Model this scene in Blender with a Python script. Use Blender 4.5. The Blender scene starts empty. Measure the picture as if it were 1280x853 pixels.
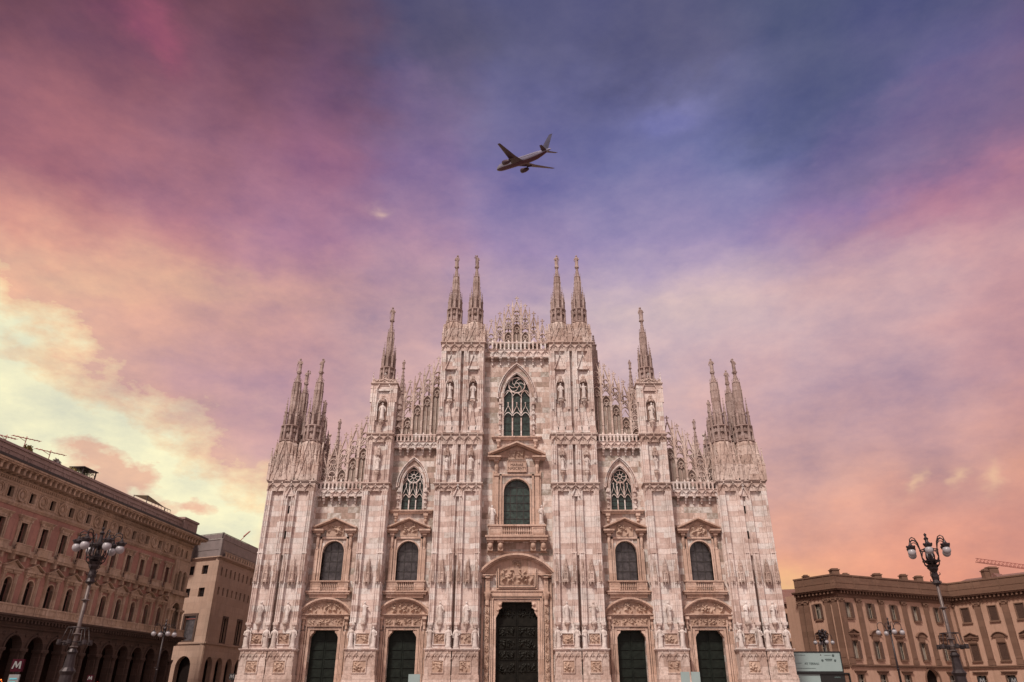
import bpy, bmesh, math, random
from mathutils import Vector, Matrix, noise
from mathutils.geometry import tessellate_polygon
random.seed(7)
R = math.radians
SC = bpy.context.scene
COL = SC.collection

# ---------------------------------------------------------------- camera
PITCH = 26.1; FPX = 892.0; EYE = 1.6
cd = bpy.data.cameras.new("camera"); cam = bpy.data.objects.new("camera", cd); COL.objects.link(cam)
cam.location = (0, 0, EYE); cam.rotation_euler = (R(90 + PITCH), 0, 0)
cd.sensor_width = 36.0; cd.lens = FPX / 1280 * 36.0; cd.shift_x = -6.0 / 1280
cd.clip_start = 0.1; cd.clip_end = 6000
SC.camera = cam
def at(px, py, Y):
    """world point at depth Y seen at photo pixel px, py"""
    p = R(PITCH); dy = (426.5 - py) / FPX
    t = Y / (math.cos(p) - dy * math.sin(p))
    return Vector(((px - 646) / FPX * t, Y, EYE + (math.sin(p) + dy * math.cos(p)) * t))

# ---------------------------------------------------------------- world
SUN_EL, SUN_AZ = 50.0, 208.0          # azimuth clockwise from +Y; behind and left of the camera
W = bpy.data.worlds.new("World"); SC.world = W; W.use_nodes = True
nt = W.node_tree; nt.nodes.clear(); N = nt.nodes; L = nt.links
def lin(c):
    return tuple((v / 255 / 12.92) if v <= 10 else ((v / 255 + .055) / 1.055) ** 2.4 for v in c)
def mth(op, a, b=None, c=None, clamp=False, t=None):
    t = t or nt
    n = t.nodes.new('ShaderNodeMath'); n.operation = op; n.use_clamp = clamp
    for i, v in enumerate((a, b, c)):
        if v is None: continue
        if isinstance(v, (int, float)): n.inputs[i].default_value = v
        else: t.links.new(v, n.inputs[i])
    return n.outputs[0]
def mixc(f, a, b, t=None, mode='MIX'):
    t = t or nt
    n = t.nodes.new('ShaderNodeMix'); n.data_type = 'RGBA'; n.blend_type = mode
    for s, v in ((n.inputs[0], f), (n.inputs[6], a), (n.inputs[7], b)):
        if isinstance(v, (int, float)): s.default_value = v
        elif isinstance(v, tuple): s.default_value = v + (1,) if len(v) == 3 else v
        else: t.links.new(v, s)
    return n.outputs[2]
tc = N.new('ShaderNodeTexCoord')
dirv = tc.outputs['Generated']
def nz(scale, detail=4, rough=.55, vec=None, off=None):
    n = N.new('ShaderNodeTexNoise'); n.inputs['Scale'].default_value = scale
    n.inputs['Detail'].default_value = detail; n.inputs['Roughness'].default_value = rough
    v = vec or dirv
    if off:
        m = N.new('ShaderNodeVectorMath'); m.operation = 'ADD'; L.new(v, m.inputs[0]); m.inputs[1].default_value = off; v = m.outputs[0]
    L.new(v, n.inputs['Vector']); return n
# clouds: the direction is warped by noise so the colour banks get torn, cloudy edges
stretch = N.new('ShaderNodeVectorMath'); stretch.operation = 'MULTIPLY'; L.new(dirv, stretch.inputs[0]); stretch.inputs[1].default_value = (1, 1, 1.9)
w1 = nz(2.6, 6, .58, stretch.outputs[0])
w1b = nz(9.0, 5, .6, stretch.outputs[0], (3.1, 1.7, 5.2))
def centred(n, amp):
    s = N.new('ShaderNodeVectorMath'); s.operation = 'SUBTRACT'; L.new(n.outputs['Color'], s.inputs[0]); s.inputs[1].default_value = (.5, .5, .5)
    m = N.new('ShaderNodeVectorMath'); m.operation = 'SCALE'; L.new(s.outputs[0], m.inputs[0]); m.inputs['Scale'].default_value = amp; return m.outputs[0]
ad = N.new('ShaderNodeVectorMath'); ad.operation = 'ADD'; L.new(dirv, ad.inputs[0]); L.new(centred(w1, .24), ad.inputs[1])
ad2 = N.new('ShaderNodeVectorMath'); ad2.operation = 'ADD'; L.new(ad.outputs[0], ad2.inputs[0]); L.new(centred(w1b, .08), ad2.inputs[1])
nv = N.new('ShaderNodeVectorMath'); nv.operation = 'NORMALIZE'; L.new(ad2.outputs[0], nv.inputs[0])
sp = N.new('ShaderNodeSeparateXYZ'); L.new(nv.outputs[0], sp.inputs[0])
az = mth('MULTIPLY', mth('ARCTAN2', sp.outputs[0], sp.outputs[1]), 180 / math.pi)
el = mth('MULTIPLY', mth('ARCSINE', sp.outputs[2]), 180 / math.pi)
AZ = [-46, -38, -30, -20, -10, 0, 10, 20, 30, 38, 46]
BACK = (214, 190, 190)
ROWS = [
 (2,  [(228,205,170),(232,208,172),(236,214,180),(236,204,165),(230,190,160),(232,185,155),(236,185,145),(240,180,128),(220,144,118),(206,130,112),(196,122,108)]),
 (9,  [(226,205,172),(230,208,174),(230,205,172),(234,208,170),(222,185,165),(216,180,165),(222,176,155),(226,162,138),(212,150,136),(204,142,130),(198,136,126)]),
 (15, [(226,210,176),(232,218,182),(220,170,150),(224,184,164),(222,182,170),(218,180,172),(218,180,172),(218,170,160),(214,162,152),(206,150,136),(200,142,130)]),
 (21, [(226,196,168),(228,190,164),(222,174,160),(208,162,164),(216,176,172),(214,180,178),(212,182,184),(208,172,176),(200,160,166),(198,150,154),(198,146,144)]),
 (27, [(218,156,146),(226,164,148),(222,166,150),(212,160,156),(206,166,170),(200,170,184),(202,180,192),(206,182,190),(200,168,176),(194,150,160),(198,148,152)]),
 (33, [(164,106,118),(172,112,122),(180,124,138),(178,130,154),(182,142,166),(162,140,178),(162,146,184),(156,140,180),(154,128,170),(156,116,150),(158,110,136)]),
 (40, [(120,78,90),(132,86,102),(136,92,112),(146,100,130),(138,114,154),(120,114,162),(116,116,164),(120,122,170),(100,100,140),(106,100,144),(112,96,134)]),
 (47, [(92,60,70),(98,64,76),(110,72,88),(110,80,102),(98,90,124),(98,97,138),(98,98,140),(94,94,132),(80,86,122),(80,86,122),(84,86,120)]),
 (55, [(84,56,64),(86,56,64),(94,62,72),(88,66,82),(84,82,112),(88,88,122),(88,88,124),(84,84,116),(78,84,116),(78,88,122),(80,88,122)]),
]
def ramp(cols):
    r = N.new('ShaderNodeValToRGB'); cr = r.color_ramp; cr.interpolation = 'EASE'
    pts = [(0.0, lin(BACK)), ((-100 + 180) / 360, lin(BACK))] + [((a + 180) / 360, lin(c)) for a, c in zip(AZ, cols)] + [((100 + 180) / 360, lin(BACK)), (1.0, lin(BACK))]
    while len(cr.elements) < len(pts): cr.elements.new(.5)
    for e, (p, c) in zip(cr.elements, pts): e.position = p
    for e, (p, c) in zip(cr.elements, pts): e.color = c + (1,)
    L.new(mth('MULTIPLY_ADD', az, 1 / 360, .5), r.inputs[0]); return r.outputs[0]
sky = ramp(ROWS[0][1])
for (e0, _), (e1, cols) in zip(ROWS, ROWS[1:]):
    f = mth('DIVIDE', mth('SUBTRACT', el, e0), e1 - e0, clamp=True)
    sky = mixc(f, sky, ramp(cols))
# unseen sky behind the camera, set paler and brighter to light the facade
spd = N.new('ShaderNodeSeparateXYZ'); L.new(dirv, spd.inputs[0])
back = mth('MULTIPLY_ADD', spd.outputs[1], -2.2, -.15, clamp=True)
sky = mixc(back, sky, lin((216, 192, 190)))
# the open, pale yellow sky low on the left, between torn clouds
edge0 = mth('ADD', mth('MULTIPLY_ADD', az, -.45, 6.6), mth('MULTIPLY', mth('MAXIMUM', mth('SUBTRACT', -31.0, az), 0.0), .12))
edge = mth('ADD', edge0, mth('MULTIPLY', mth('SUBTRACT', nz(8, 9, .66, stretch.outputs[0], (9, 2, 4)).outputs['Fac'], .5), 13))
clear = mth('MULTIPLY', mth('DIVIDE', mth('SUBTRACT', edge, el), 3.4, clamp=True), mth('DIVIDE', mth('SUBTRACT', -13.0, az), 6.0, clamp=True))
clear = mth('MULTIPLY', clear, mth('DIVIDE', mth('ADD', az, 85), 20.0, clamp=True))
sky = mixc(mth('POWER', clear, .5), sky, mixc(mth('MULTIPLY', mth('SUBTRACT', 1.0, clear), 1.0), lin((240, 236, 202)), lin((250, 218, 168))))
# pink cloud bank inside it
bank = nz(9, 8, .64, stretch.outputs[0], (5, 7, 1))
def blob(azc, elc, sa, se, col, k, src, soft=1.1):
    d2 = mth('ADD', mth('POWER', mth('DIVIDE', mth('SUBTRACT', az, azc), sa), 2), mth('POWER', mth('DIVIDE', mth('SUBTRACT', el, elc), se), 2))
    d2 = mth('ADD', d2, mth('MULTIPLY', mth('SUBTRACT', bank.outputs['Fac'], .5), 5.0 if soft > .5 else 2.5))
    if soft <= .5: return mixc(mth('MULTIPLY', mth('EXPONENT', mth('MULTIPLY', mth('MAXIMUM', d2, 0.0), -.8)), k), src, lin(col))
    return mixc(mth('MULTIPLY', mth('MULTIPLY', mth('SUBTRACT', 1.0, d2), soft, clamp=True), k), src, lin(col))
for a in ((-30.5, 13.2, 5.0, 1.3, (222, 172, 152), .85), (-24.5, 13.2, 2.6, .9, (224, 170, 150), .8), (-37, 20.3, 3.0, .7, (232, 196, 164), .5), (-27, 17.6, 1.8, .6, (228, 196, 170), .5)): sky = blob(*a[:4], a[4], a[5], sky)
for a in ((-27, 27.5, 7.0, 1.6, (236, 190, 158), .45), (-35, 26, 5.0, 1.4, (238, 196, 162), .5), (-24, 20, 6, 2.2, (200, 156, 168), .5), (-17, 17.5, 5, 1.6, (206, 164, 172), .5), (13, 27, 9, 2.0, (214, 190, 184), .35), (27, 42, 9, 2.6, (80, 88, 124), .5), (40, 36, 8, 2.2, (96, 92, 132), .5), (12, 49, 7, 2.5, (80, 80, 112), .5), (-8, 50, 8, 2.2, (78, 78, 106), .5), (-36, 43, 3.0, 1.6, (172, 92, 116), .6), (15, 43.5, 3.0, 1.8, (128, 128, 184), .6), (36, 31, 7, 1.8, (184, 120, 140), .4), (30, 27.5, 10, 1.8, (208, 164, 166), .45)): sky = blob(*a[:4], a[4], a[5], sky, .5)
# soft mottling: lighter and darker billows
b1 = nz(3.4, 8, .62, stretch.outputs[0], (1, 4, 8)); b2 = nz(10, 9, .66, stretch.outputs[0], (6, 0, 2))
mot = mth('ADD', mth('MULTIPLY', mth('SUBTRACT', b1.outputs['Fac'], .5), .95), mth('MULTIPLY', mth('SUBTRACT', b2.outputs['Fac'], .5), .62))
cmb = N.new('ShaderNodeCombineXYZ')
for i, k_ in enumerate((1.25, 1.05, .45)): L.new(mth('MULTIPLY_ADD', mot, k_, 1.0), cmb.inputs[i])
vm = N.new('ShaderNodeVectorMath'); vm.operation = 'MULTIPLY'; L.new(sky, vm.inputs[0]); L.new(cmb.outputs[0], vm.inputs[1])
# glow where the sun has just gone, low behind the cathedral's right flank
def glow(azc, elc, sa, se, col, k, src):
    d2 = mth('ADD', mth('POWER', mth('DIVIDE', mth('SUBTRACT', az, azc), sa), 2), mth('POWER', mth('DIVIDE', mth('SUBTRACT', el, elc), se), 2))
    return mixc(mth('MULTIPLY', mth('EXPONENT', mth('MULTIPLY', d2, -1)), k), src, lin(col))
for a in ((-13.5, 36.3, 1.3, .7, (226, 190, 176), .6, vm.outputs[0]),): sky = glow(*a)
for a in ((28.2, 13.0, .5, 1.2), (30.8, 13.6, .5, .8), (33.2, 14.0, .6, 1.3), (-19.5, 16.2, .7, .6), (-16.5, 17.0, .6, .5)): sky = glow(*a, (246, 204, 164), .55, sky)
sky = glow(20.5, 4.6, 2.6, 2.6, (255, 220, 140), .7, sky)
ni = N.new('ShaderNodeTexSky'); ni.sky_type = 'NISHITA'; ni.sun_disc = False
ni.sun_elevation = R(SUN_EL); ni.sun_rotation = R(SUN_AZ)
bg1 = N.new('ShaderNodeBackground'); L.new(ni.outputs[0], bg1.inputs[0]); bg1.inputs[1].default_value = .05
bg2 = N.new('ShaderNodeBackground'); L.new(sky, bg2.inputs[0])
L.new(mth('MULTIPLY_ADD', back, .05, 1.0), bg2.inputs[1])
mx = N.new('ShaderNodeMixShader'); mx.inputs[0].default_value = .96; L.new(bg1.outputs[0], mx.inputs[1]); L.new(bg2.outputs[0], mx.inputs[2])
wo = N.new('ShaderNodeOutputWorld'); L.new(mx.outputs[0], wo.inputs[0])

sl = bpy.data.lights.new("sun", 'SUN'); sl.energy = 3.6; sl.angle = R(9); sl.color = (1.0, .90, .80)
so = bpy.data.objects.new("sun", sl); COL.objects.link(so)
sd = Vector((math.sin(R(SUN_AZ)) * math.cos(R(SUN_EL)), math.cos(R(SUN_AZ)) * math.cos(R(SUN_EL)), math.sin(R(SUN_EL))))
so.rotation_euler = (-sd).to_track_quat('-Z', 'Y').to_euler(); so.location = (0, -20, 60)
SC.view_settings.view_transform = 'Standard'; SC.view_settings.look = 'None'
SC.view_settings.exposure = 0.0; SC.view_settings.gamma = 1.0
SC.view_settings.use_curve_mapping = False

# ---------------------------------------------------------------- materials
MATS = {}
def newmat(name):
    m = bpy.data.materials.new(name); m.use_nodes = True; t = m.node_tree
    MATS[name] = m; return m, t, t.nodes['Principled BSDF']
def posn(t, mul=(1, 1, 1), blend=False):
    g = t.nodes.new('ShaderNodeNewGeometry')
    if blend:   # (x+y, z): masonry courses run round every corner
        s = t.nodes.new('ShaderNodeSeparateXYZ'); t.links.new(g.outputs['Position'], s.inputs[0])
        c = t.nodes.new('ShaderNodeCombineXYZ')
        t.links.new(mth('ADD', s.outputs[0], s.outputs[1], t=t), c.inputs[0]); t.links.new(s.outputs[2], c.inputs[1]); src = c.outputs[0]
    else: src = g.outputs['Position']
    v = t.nodes.new('ShaderNodeVectorMath'); v.operation = 'MULTIPLY'; t.links.new(src, v.inputs[0]); v.inputs[1].default_value = mul
    return v.outputs[0]
def tnoise(t, vec, scale, detail=4, rough=.6):
    n = t.nodes.new('ShaderNodeTexNoise'); n.inputs['Scale'].default_value = scale; n.inputs['Detail'].default_value = detail
    n.inputs['Roughness'].default_value = rough; t.links.new(vec, n.inputs['Vector']); return n.outputs['Fac']
def tramp(t, fac, stops, interp='LINEAR'):
    r = t.nodes.new('ShaderNodeValToRGB'); r.color_ramp.interpolation = interp
    while len(r.color_ramp.elements) < len(stops): r.color_ramp.elements.new(.5)
    for e, (p, c) in zip(r.color_ramp.elements, stops): e.position = p
    for e, (p, c) in zip(r.color_ramp.elements, stops): e.color = (tuple(c) + (1,)) if not isinstance(c, (int, float)) else (c, c, c, 1)
    t.links.new(fac, r.inputs[0]); return r.outputs[0]
def bump(t, bsdf, h, strength=.4, dist=.05):
    b = t.nodes.new('ShaderNodeBump'); b.inputs['Strength'].default_value = strength; b.inputs['Distance'].default_value = dist
    t.links.new(h, b.inputs['Height']); t.links.new(b.outputs[0], bsdf.inputs['Normal'])
def stone(name, stops, bw=1.7, bh=.7, bk=.75, mortar=(.22, .15, .13), grime=(.21, .145, .12), gk=.8, streak=.55, rough=.75, carve=0, msize=.012, spots=.5):
    m, t, b = newmat(name)
    v = posn(t, blend=True)
    br = t.nodes.new('ShaderNodeTexBrick'); t.links.new(v, br.inputs['Vector'])
    br.inputs['Color1'].default_value = (0, 0, 0, 1); br.inputs['Color2'].default_value = (1, 1, 1, 1); br.inputs['Mortar'].default_value = (.4, .4, .4, 1)
    br.inputs['Scale'].default_value = 1; br.inputs['Brick Width'].default_value = bw; br.inputs['Row Height'].default_value = bh
    br.inputs['Mortar Size'].default_value = msize; br.offset = .43; br.squash = .7; br.squash_frequency = 3
    v3 = posn(t)
    veins = tnoise(t, v3, 1.7, 7, .68)
    f = mth('ADD', mth('MULTIPLY_ADD', br.outputs['Color'], bk, (1 - bk) * .45, t=t), mth('MULTIPLY', mth('SUBTRACT', veins, .5, t=t), .9, t=t), t=t, clamp=True)
    c = tramp(t, f, stops)
    c = mixc(mth('MULTIPLY', br.outputs['Fac'], .55, t=t), c, mortar, t=t)
    st = tnoise(t, posn(t, (2.6, 2.6, .16)), 1.0, 5, .65)
    c = mixc(mth('MULTIPLY', tramp(t, st, [(.5, 0), (.72, 1)]), streak, t=t), c, grime, t=t, mode='MIX')
    gn = tnoise(t, v3, .22, 6, .65)
    c = mixc(mth('MULTIPLY', tramp(t, gn, [(.42, 0), (.7, 1)]), gk * .6, t=t), c, grime, t=t)
    mid = tnoise(t, posn(t, (1, 1, .55)), 2.6, 6, .72)
    c = mixc(mth('MULTIPLY', tramp(t, mid, [(.5, 0), (.66, 1)]), spots, t=t), c, grime, t=t)
    fine = tnoise(t, v3, 9, 5, .7)
    c = mixc(mth('MULTIPLY', tramp(t, fine, [(.45, 0), (.75, 1)]), .35, t=t), c, grime, t=t)
    t.links.new(c, b.inputs['Base Color']); b.inputs['Roughness'].default_value = rough
    h = mth('ADD', mth('MULTIPLY', fine, .5, t=t), mth('MULTIPLY', br.outputs['Fac'], -.6, t=t), t=t)
    if carve:
        vo = t.nodes.new('ShaderNodeTexVoronoi'); vo.inputs['Scale'].default_value = 3.2; t.links.new(v3, vo.inputs['Vector'])
        h = mth('ADD', h, mth('MULTIPLY', vo.outputs['Distance'], -carve, t=t), t=t)
    bump(t, b, h, .55, .06)
    return m
MARB = stone('marble', [(0, (.44, .31, .27)), (.2, (.60, .455, .41)), (.42, (.72, .59, .545)), (.62, (.80, .70, .665)), (.80, (.73, .68, .66)), (1, (.48, .40, .355))], spots=.2, gk=.5, streak=.35)
WALLM = stone('wall_marble', [(0, (.30, .225, .18)), (.2, (.50, .36, .31)), (.45, (.64, .50, .44)), (.60, (.78, .69, .645)), (.80, (.66, .63, .60)), (1, (.31, .265, .22))], bw=1.9, bh=.8, bk=.95, gk=.6)
CARV = stone('carved_marble', [(0, (.38, .26, .215)), (.4, (.58, .44, .385)), (.8, (.68, .56, .51)), (1, (.40, .32, .27))], bw=2.3, bh=1.4, gk=.8, streak=.5, carve=.9)
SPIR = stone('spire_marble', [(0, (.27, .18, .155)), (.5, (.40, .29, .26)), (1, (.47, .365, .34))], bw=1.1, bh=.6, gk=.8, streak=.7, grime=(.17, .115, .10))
STATM = stone('statue_marble', [(0, (.56, .47, .43)), (.5, (.72, .64, .61)), (1, (.78, .72, .70))], bw=3, bh=2, gk=.5, streak=.5, spots=.3)
RELM = stone('relief_stone', [(0, (.36, .23, .17)), (.5, (.50, .345, .265)), (1, (.56, .41, .33))], bw=3, bh=2, gk=.6, streak=.4, spots=.35)
INFILL = stone('grey_shaded_marble', [(0, (.22, .16, .13)), (.4, (.31, .245, .205)), (.8, (.38, .33, .295)), (1, (.25, .22, .18))], bw=1.4, bh=.7, gk=.7)  # gable infill: the shadow on these walls is put into the colour
TRIM = stone('trim_marble', [(0, (.44, .285, .215)), (.5, (.60, .415, .33)), (1, (.68, .50, .42))], bw=2.6, bh=1.7, gk=.5, streak=.45)
PLAST = stone('pink_plaster', [(0, (.36, .18, .145)), (.5, (.44, .225, .18)), (1, (.49, .26, .21))], bw=9, bh=6, gk=.8, streak=.6, grime=(.17, .09, .075), rough=.9, msize=.002, spots=.22)
PSTONE = stone('portico_stone', [(0, (.42, .295, .205)), (.5, (.52, .375, .275)), (1, (.57, .43, .33))], bw=1.6, bh=.9, gk=.7, streak=.6, grime=(.15, .10, .08), rough=.9, msize=.006, spots=.22)
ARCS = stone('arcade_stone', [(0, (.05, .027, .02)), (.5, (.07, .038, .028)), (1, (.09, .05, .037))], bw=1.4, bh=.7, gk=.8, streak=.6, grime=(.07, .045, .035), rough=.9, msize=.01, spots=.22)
PARAP = stone('parapet_plaster', [(0, (.30, .21, .185)), (.5, (.37, .265, .235)), (1, (.42, .31, .28))], bw=4, bh=3, gk=.6, streak=.5, grime=(.19, .13, .115), rough=.9, msize=.003, spots=.2)
GRAN = stone('smooth_granite', [(0, (.35, .23, .17)), (.5, (.40, .27, .205)), (1, (.44, .305, .235))], bw=2.2, bh=1.1, gk=.6, streak=.4, grime=(.20, .145, .115), rough=.85, msize=.01, spots=.22)
OCHRE = stone('ochre_plaster', [(0, (.40, .235, .17)), (.5, (.45, .275, .205)), (1, (.49, .31, .235))], bw=9, bh=7, gk=.6, streak=.5, grime=(.26, .16, .105), rough=.9, msize=.002, spots=.22)
OCTRIM = stone('palace_stone', [(0, (.13, .065, .042)), (.5, (.17, .09, .06)), (1, (.20, .11, .075))], bw=2.2, bh=1.0, gk=.7, streak=.6, grime=(.13, .075, .05), rough=.9, msize=.006, spots=.22)
TILE = stone('roof_tiles', [(0, (.12, .035, .025)), (.5, (.17, .05, .035)), (1, (.2, .07, .045))], bw=.3, bh=.35, gk=.5, rough=.9, msize=.05, spots=.22)
PAVE = stone('piazza_paving', [(0, (.12, .10, .09)), (.5, (.17, .145, .13)), (1, (.22, .19, .17))], bw=1.2, bh=1.2, rough=.7, spots=.22)
def plain(name, col, rough=.6, metal=0, var=.25, sc=3.0, emis=None, ek=0, spec=.5):
    m, t, b = newmat(name)
    f = tnoise(t, posn(t), sc, 5, .65)
    t.links.new(tramp(t, f, [(.3, tuple(v * (1 - var) for v in col)), (.7, tuple(min(1, v * (1 + var)) for v in col))]), b.inputs['Base Color'])
    b.inputs['Roughness'].default_value = rough; b.inputs['Metallic'].default_value = metal; b.inputs['Specular IOR Level'].default_value = spec
    bump(t, b, f, .2, .02)
    if emis: b.inputs['Emission Color'].default_value = emis + (1,); b.inputs['Emission Strength'].default_value = ek
    return m
GLASS = plain('window_glass', (.050, .044, .046), .2, 0, .7, 1.8, spec=.5)
GREENG = plain('leaded_glass', (.030, .048, .042), .2, 0, .7, 2.2, spec=.45)
DARKG = plain('dark_opening', (.012, .008, .007), .6, spec=.08)
DEEP = plain('shaded_arcade_wall', (.030, .018, .014), .9, spec=.05)  # near black: shade inside the arcade put into the wall colour
SLIT = plain('slit_brown', (.10, .06, .05), .9, spec=.1)
BRONZE = plain('door_bronze', (.010, .009, .007), .5, .1, .5, 2.0, spec=.15)
IRON = plain('cast_iron', (.035, .026, .028), .45, .5, .3, 6)
POLE = plain('pole_metal', (.11, .083, .078), .5, .3, .3, 5)
SLATE = plain('grey_cladding', (.20, .165, .16), .5, .2, .15, 1)
WOODS = plain('shutter_wood', (.085, .045, .032), .7, 0, .3, 5)
CURT = plain('pale_curtain', (.26, .22, .18), .8, 0, .3, 2)
GUTT = plain('dark_gutter', (.035, .028, .026), .6)
OPAL = plain('opal_globe', (.32, .30, .32), .35, 0, .05, 2)
REDS = plain('sign_red', (.04, .004, .010), .7, 0, .1, spec=.1)
WHITES = plain('sign_white', (.22, .22, .22), .7, 0, .05, spec=.1)
PANELB = plain('poster_blue', (.27, .35, .35), .6, 0, .05, .6)
BLACKP = plain('poster_black', (.012, .012, .012), .4)
INKG = plain('poster_ink', (.06, .09, .09), .6)
CYANS = plain('sign_cyan', (.12, .42, .50), .5)
CRANER = plain('crane_red', (.36, .12, .10), .7)
DOORG = plain('green_bronze', (.010, .014, .011), .5, .1, .5, 2.0, spec=.2)
BELLY = plain('belly_lit_red', (.085, .035, .05), .5, 0, .2, .3, spec=.2)  # reddish sunset light on the underside, put into the colour
LEAF = plain('foliage', (.055, .06, .025), .8, 0, .5, 4)
LEAFY = plain('yellow_foliage', (.16, .12, .03), .8, 0, .5, 4)
CANV = plain('canvas', (.20, .18, .12), .8)
PAINT = plain('fuselage_paint', (.20, .19, .27), .4, .1, .1, .3)
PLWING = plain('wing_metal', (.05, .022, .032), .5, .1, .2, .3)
FANB = plain('tail_paint', (.055, .055, .10), .4, 0, .3, .3)
WARM = plain('shop_light', (.5, .2, .05), .5, emis=(1.0, .20, .04), ek=3.0)
REDL = plain('red_shop_light', (.5, .05, .03), .5, emis=(1.0, .05, .03), ek=1.2)

# ---------------------------------------------------------------- mesh builder
class MB:
    def __init__(s): s.v = []; s.f = []; s.sm = []
    def add(s, vs, fs, M=None, smooth=False):
        o = len(s.v)
        s.v += [tuple(M @ Vector(p)) for p in vs] if M else [tuple(p) for p in vs]
        s.f += [tuple(i + o for i in f) for f in fs]; s.sm += [smooth] * len(fs); return s
    def mb(s, o, M=None):
        n = len(s.v); s.v += [tuple(M @ Vector(p)) for p in o.v] if M else list(o.v)
        s.f += [tuple(i + n for i in f) for f in o.f]; s.sm += o.sm; return s
    def box(s, x0, x1, y0, y1, z0, z1, t=0, M=None):
        """t: inset of the top"""
        return s.add([(x0, y0, z0), (x1, y0, z0), (x1, y1, z0), (x0, y1, z0), (x0 + t, y0 + t, z1), (x1 - t, y0 + t, z1), (x1 - t, y1 - t, z1), (x0 + t, y1 - t, z1)],
                     [(3, 2, 1, 0), (4, 5, 6, 7), (0, 1, 5, 4), (1, 2, 6, 5), (2, 3, 7, 6), (3, 0, 4, 7)], M)
    def prism(s, pts, y0, y1):
        """closed polygon in x,z (counter-clockwise seen from -y) extruded y0 (front) to y1"""
        n = len(pts)
        vs = [(x, y0, z) for x, z in pts] + [(x, y1, z) for x, z in pts]
        tri = tessellate_polygon([[Vector((x, z, 0)) for x, z in pts]])
        fs = []
        for a, b, c in tri:
            (ax, az_), (bx, bz), (cx, cz) = pts[a], pts[b], pts[c]
            if (bx - ax) * (cz - az_) - (bz - az_) * (cx - ax) < 0: b, c = c, b
            fs.append((a, b, c)); fs.append((a + n, c + n, b + n))
        area = sum(pts[i][0] * pts[(i + 1) % n][1] - pts[(i + 1) % n][0] * pts[i][1] for i in range(n))
        for i in range(n):
            j = (i + 1) % n
            fs.append((j, i, i + n, j + n) if area > 0 else (i, j, j + n, i + n))
        return s.add(vs, fs)
    def lathe(s, cx, cy, prof, n=12, rot=0, sx=1, sy=1, smooth=False, cap=True):
        vs = []; fs = []
        for r, z in prof:
            for k in range(n):
                a = rot + 2 * math.pi * k / n; vs.append((cx + r * sx * math.cos(a), cy + r * sy * math.sin(a), z))
        for i in range(len(prof) - 1):
            for k in range(n):
                k2 = (k + 1) % n; fs.append((i * n + k, i * n + k2, (i + 1) * n + k2, (i + 1) * n + k))
        if cap: fs.append(tuple(range(n - 1, -1, -1))); m = (len(prof) - 1) * n; fs.append(tuple(range(m, m + n)))
        return s.add(vs, fs, smooth=smooth)
    def tube(s, pts, r, n=6, smooth=True, r1=None):
        pts = [Vector(p) for p in pts]; vs = []; fs = []; m = len(pts)
        for i, p in enumerate(pts):
            d = (pts[min(i + 1, m - 1)] - pts[max(i - 1, 0)]).normalized()
            u = d.cross(Vector((0, 1, 0)));
            if u.length < .1: u = d.cross(Vector((1, 0, 0)))
            u.normalize(); w = d.cross(u)
            rr = r if r1 is None else r + (r1 - r) * i / (m - 1)
            for k in range(n):
                a = 2 * math.pi * (k + .5) / n; vs.append(p + u * rr * math.cos(a) + w * rr * math.sin(a))
        for i in range(m - 1):
            for k in range(n): k2 = (k + 1) % n; fs.append((i * n + k, i * n + k2, (i + 1) * n + k2, (i + 1) * n + k))
        fs.append(tuple(range(n - 1, -1, -1))); fs.append(tuple(range((m - 1) * n, m * n)))
        return s.add(vs, fs, smooth=smooth)
    def bar(s, p, q, w, d=None):
        return s.tube([p, q], (w * .7071), 4, smooth=False)
    def ball(s, c, r, n=12, m=8, sx=1, sy=1, sz=1):
        prof = [(max(.001, math.sin(math.pi * i / m)) * r, c[2] - math.cos(math.pi * i / m) * r * sz) for i in range(m + 1)]
        return s.lathe(c[0], c[1], prof, n, 0, sx, sy, True)
    def build(s, name, mat, parent=None, loc=None, rotz=0):
        me = bpy.data.meshes.new(name); me.from_pydata(s.v, [], s.f); me.materials.append(mat)
        me.polygons.foreach_set('use_smooth', s.sm); me.update()
        bm = bmesh.new(); bm.from_mesh(me); bmesh.ops.recalc_face_normals(bm, faces=bm.faces); bm.to_mesh(me); bm.free()
        o = bpy.data.objects.new(name, me); COL.objects.link(o)
        if parent: o.parent = parent
        if loc: o.location = loc
        o.rotation_euler.z = rotz
        return o
def empty(name, loc=(0, 0, 0), rotz=0, parent=None):
    o = bpy.data.objects.new(name, None); COL.objects.link(o); o.location = loc; o.rotation_euler.z = rotz
    o.empty_display_size = .5
    if parent: o.parent = parent
    return o
def tag(o, label, cat, group=None):
    o['label'] = label; o['category'] = cat
    if group: o['group'] = group
    return o
def structure(o): o['kind'] = 'structure'; return o
def kids(o): return [c for c in COL.objects if c.parent == o]
TREE = {}
def dup(o, parent, loc=None, rotz=None, scale=None):
    c = o.copy(); COL.objects.link(c); c.parent = parent
    if loc is not None: c.location = loc
    if rotz is not None: c.rotation_euler.z = rotz
    if scale is not None: c.scale = scale
    return c
def copy_tree(o, parent=None, loc=None, rotz=None):
    ch = list(o.children)
    c = o.copy(); COL.objects.link(c); c.parent = parent
    if loc is not None: c.location = loc
    if rotz is not None: c.rotation_euler.z = rotz
    for k in ch: copy_tree(k, c)
    return c
def pointed(cx, hw, zs, zt, n=7):
    """points of a pointed arch from right springing over the apex to the left"""
    r = zt - zs; d = (r * r - hw * hw) / (2 * hw); Rr = hw + d; out = []
    a1 = math.atan2(r, d)
    for i in range(n + 1):
        a = a1 * i / n; out.append((cx - d + Rr * math.cos(a), zs + Rr * math.sin(a)))
    return out + [(2 * cx - x, z) for x, z in reversed(out[:-1])]
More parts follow.
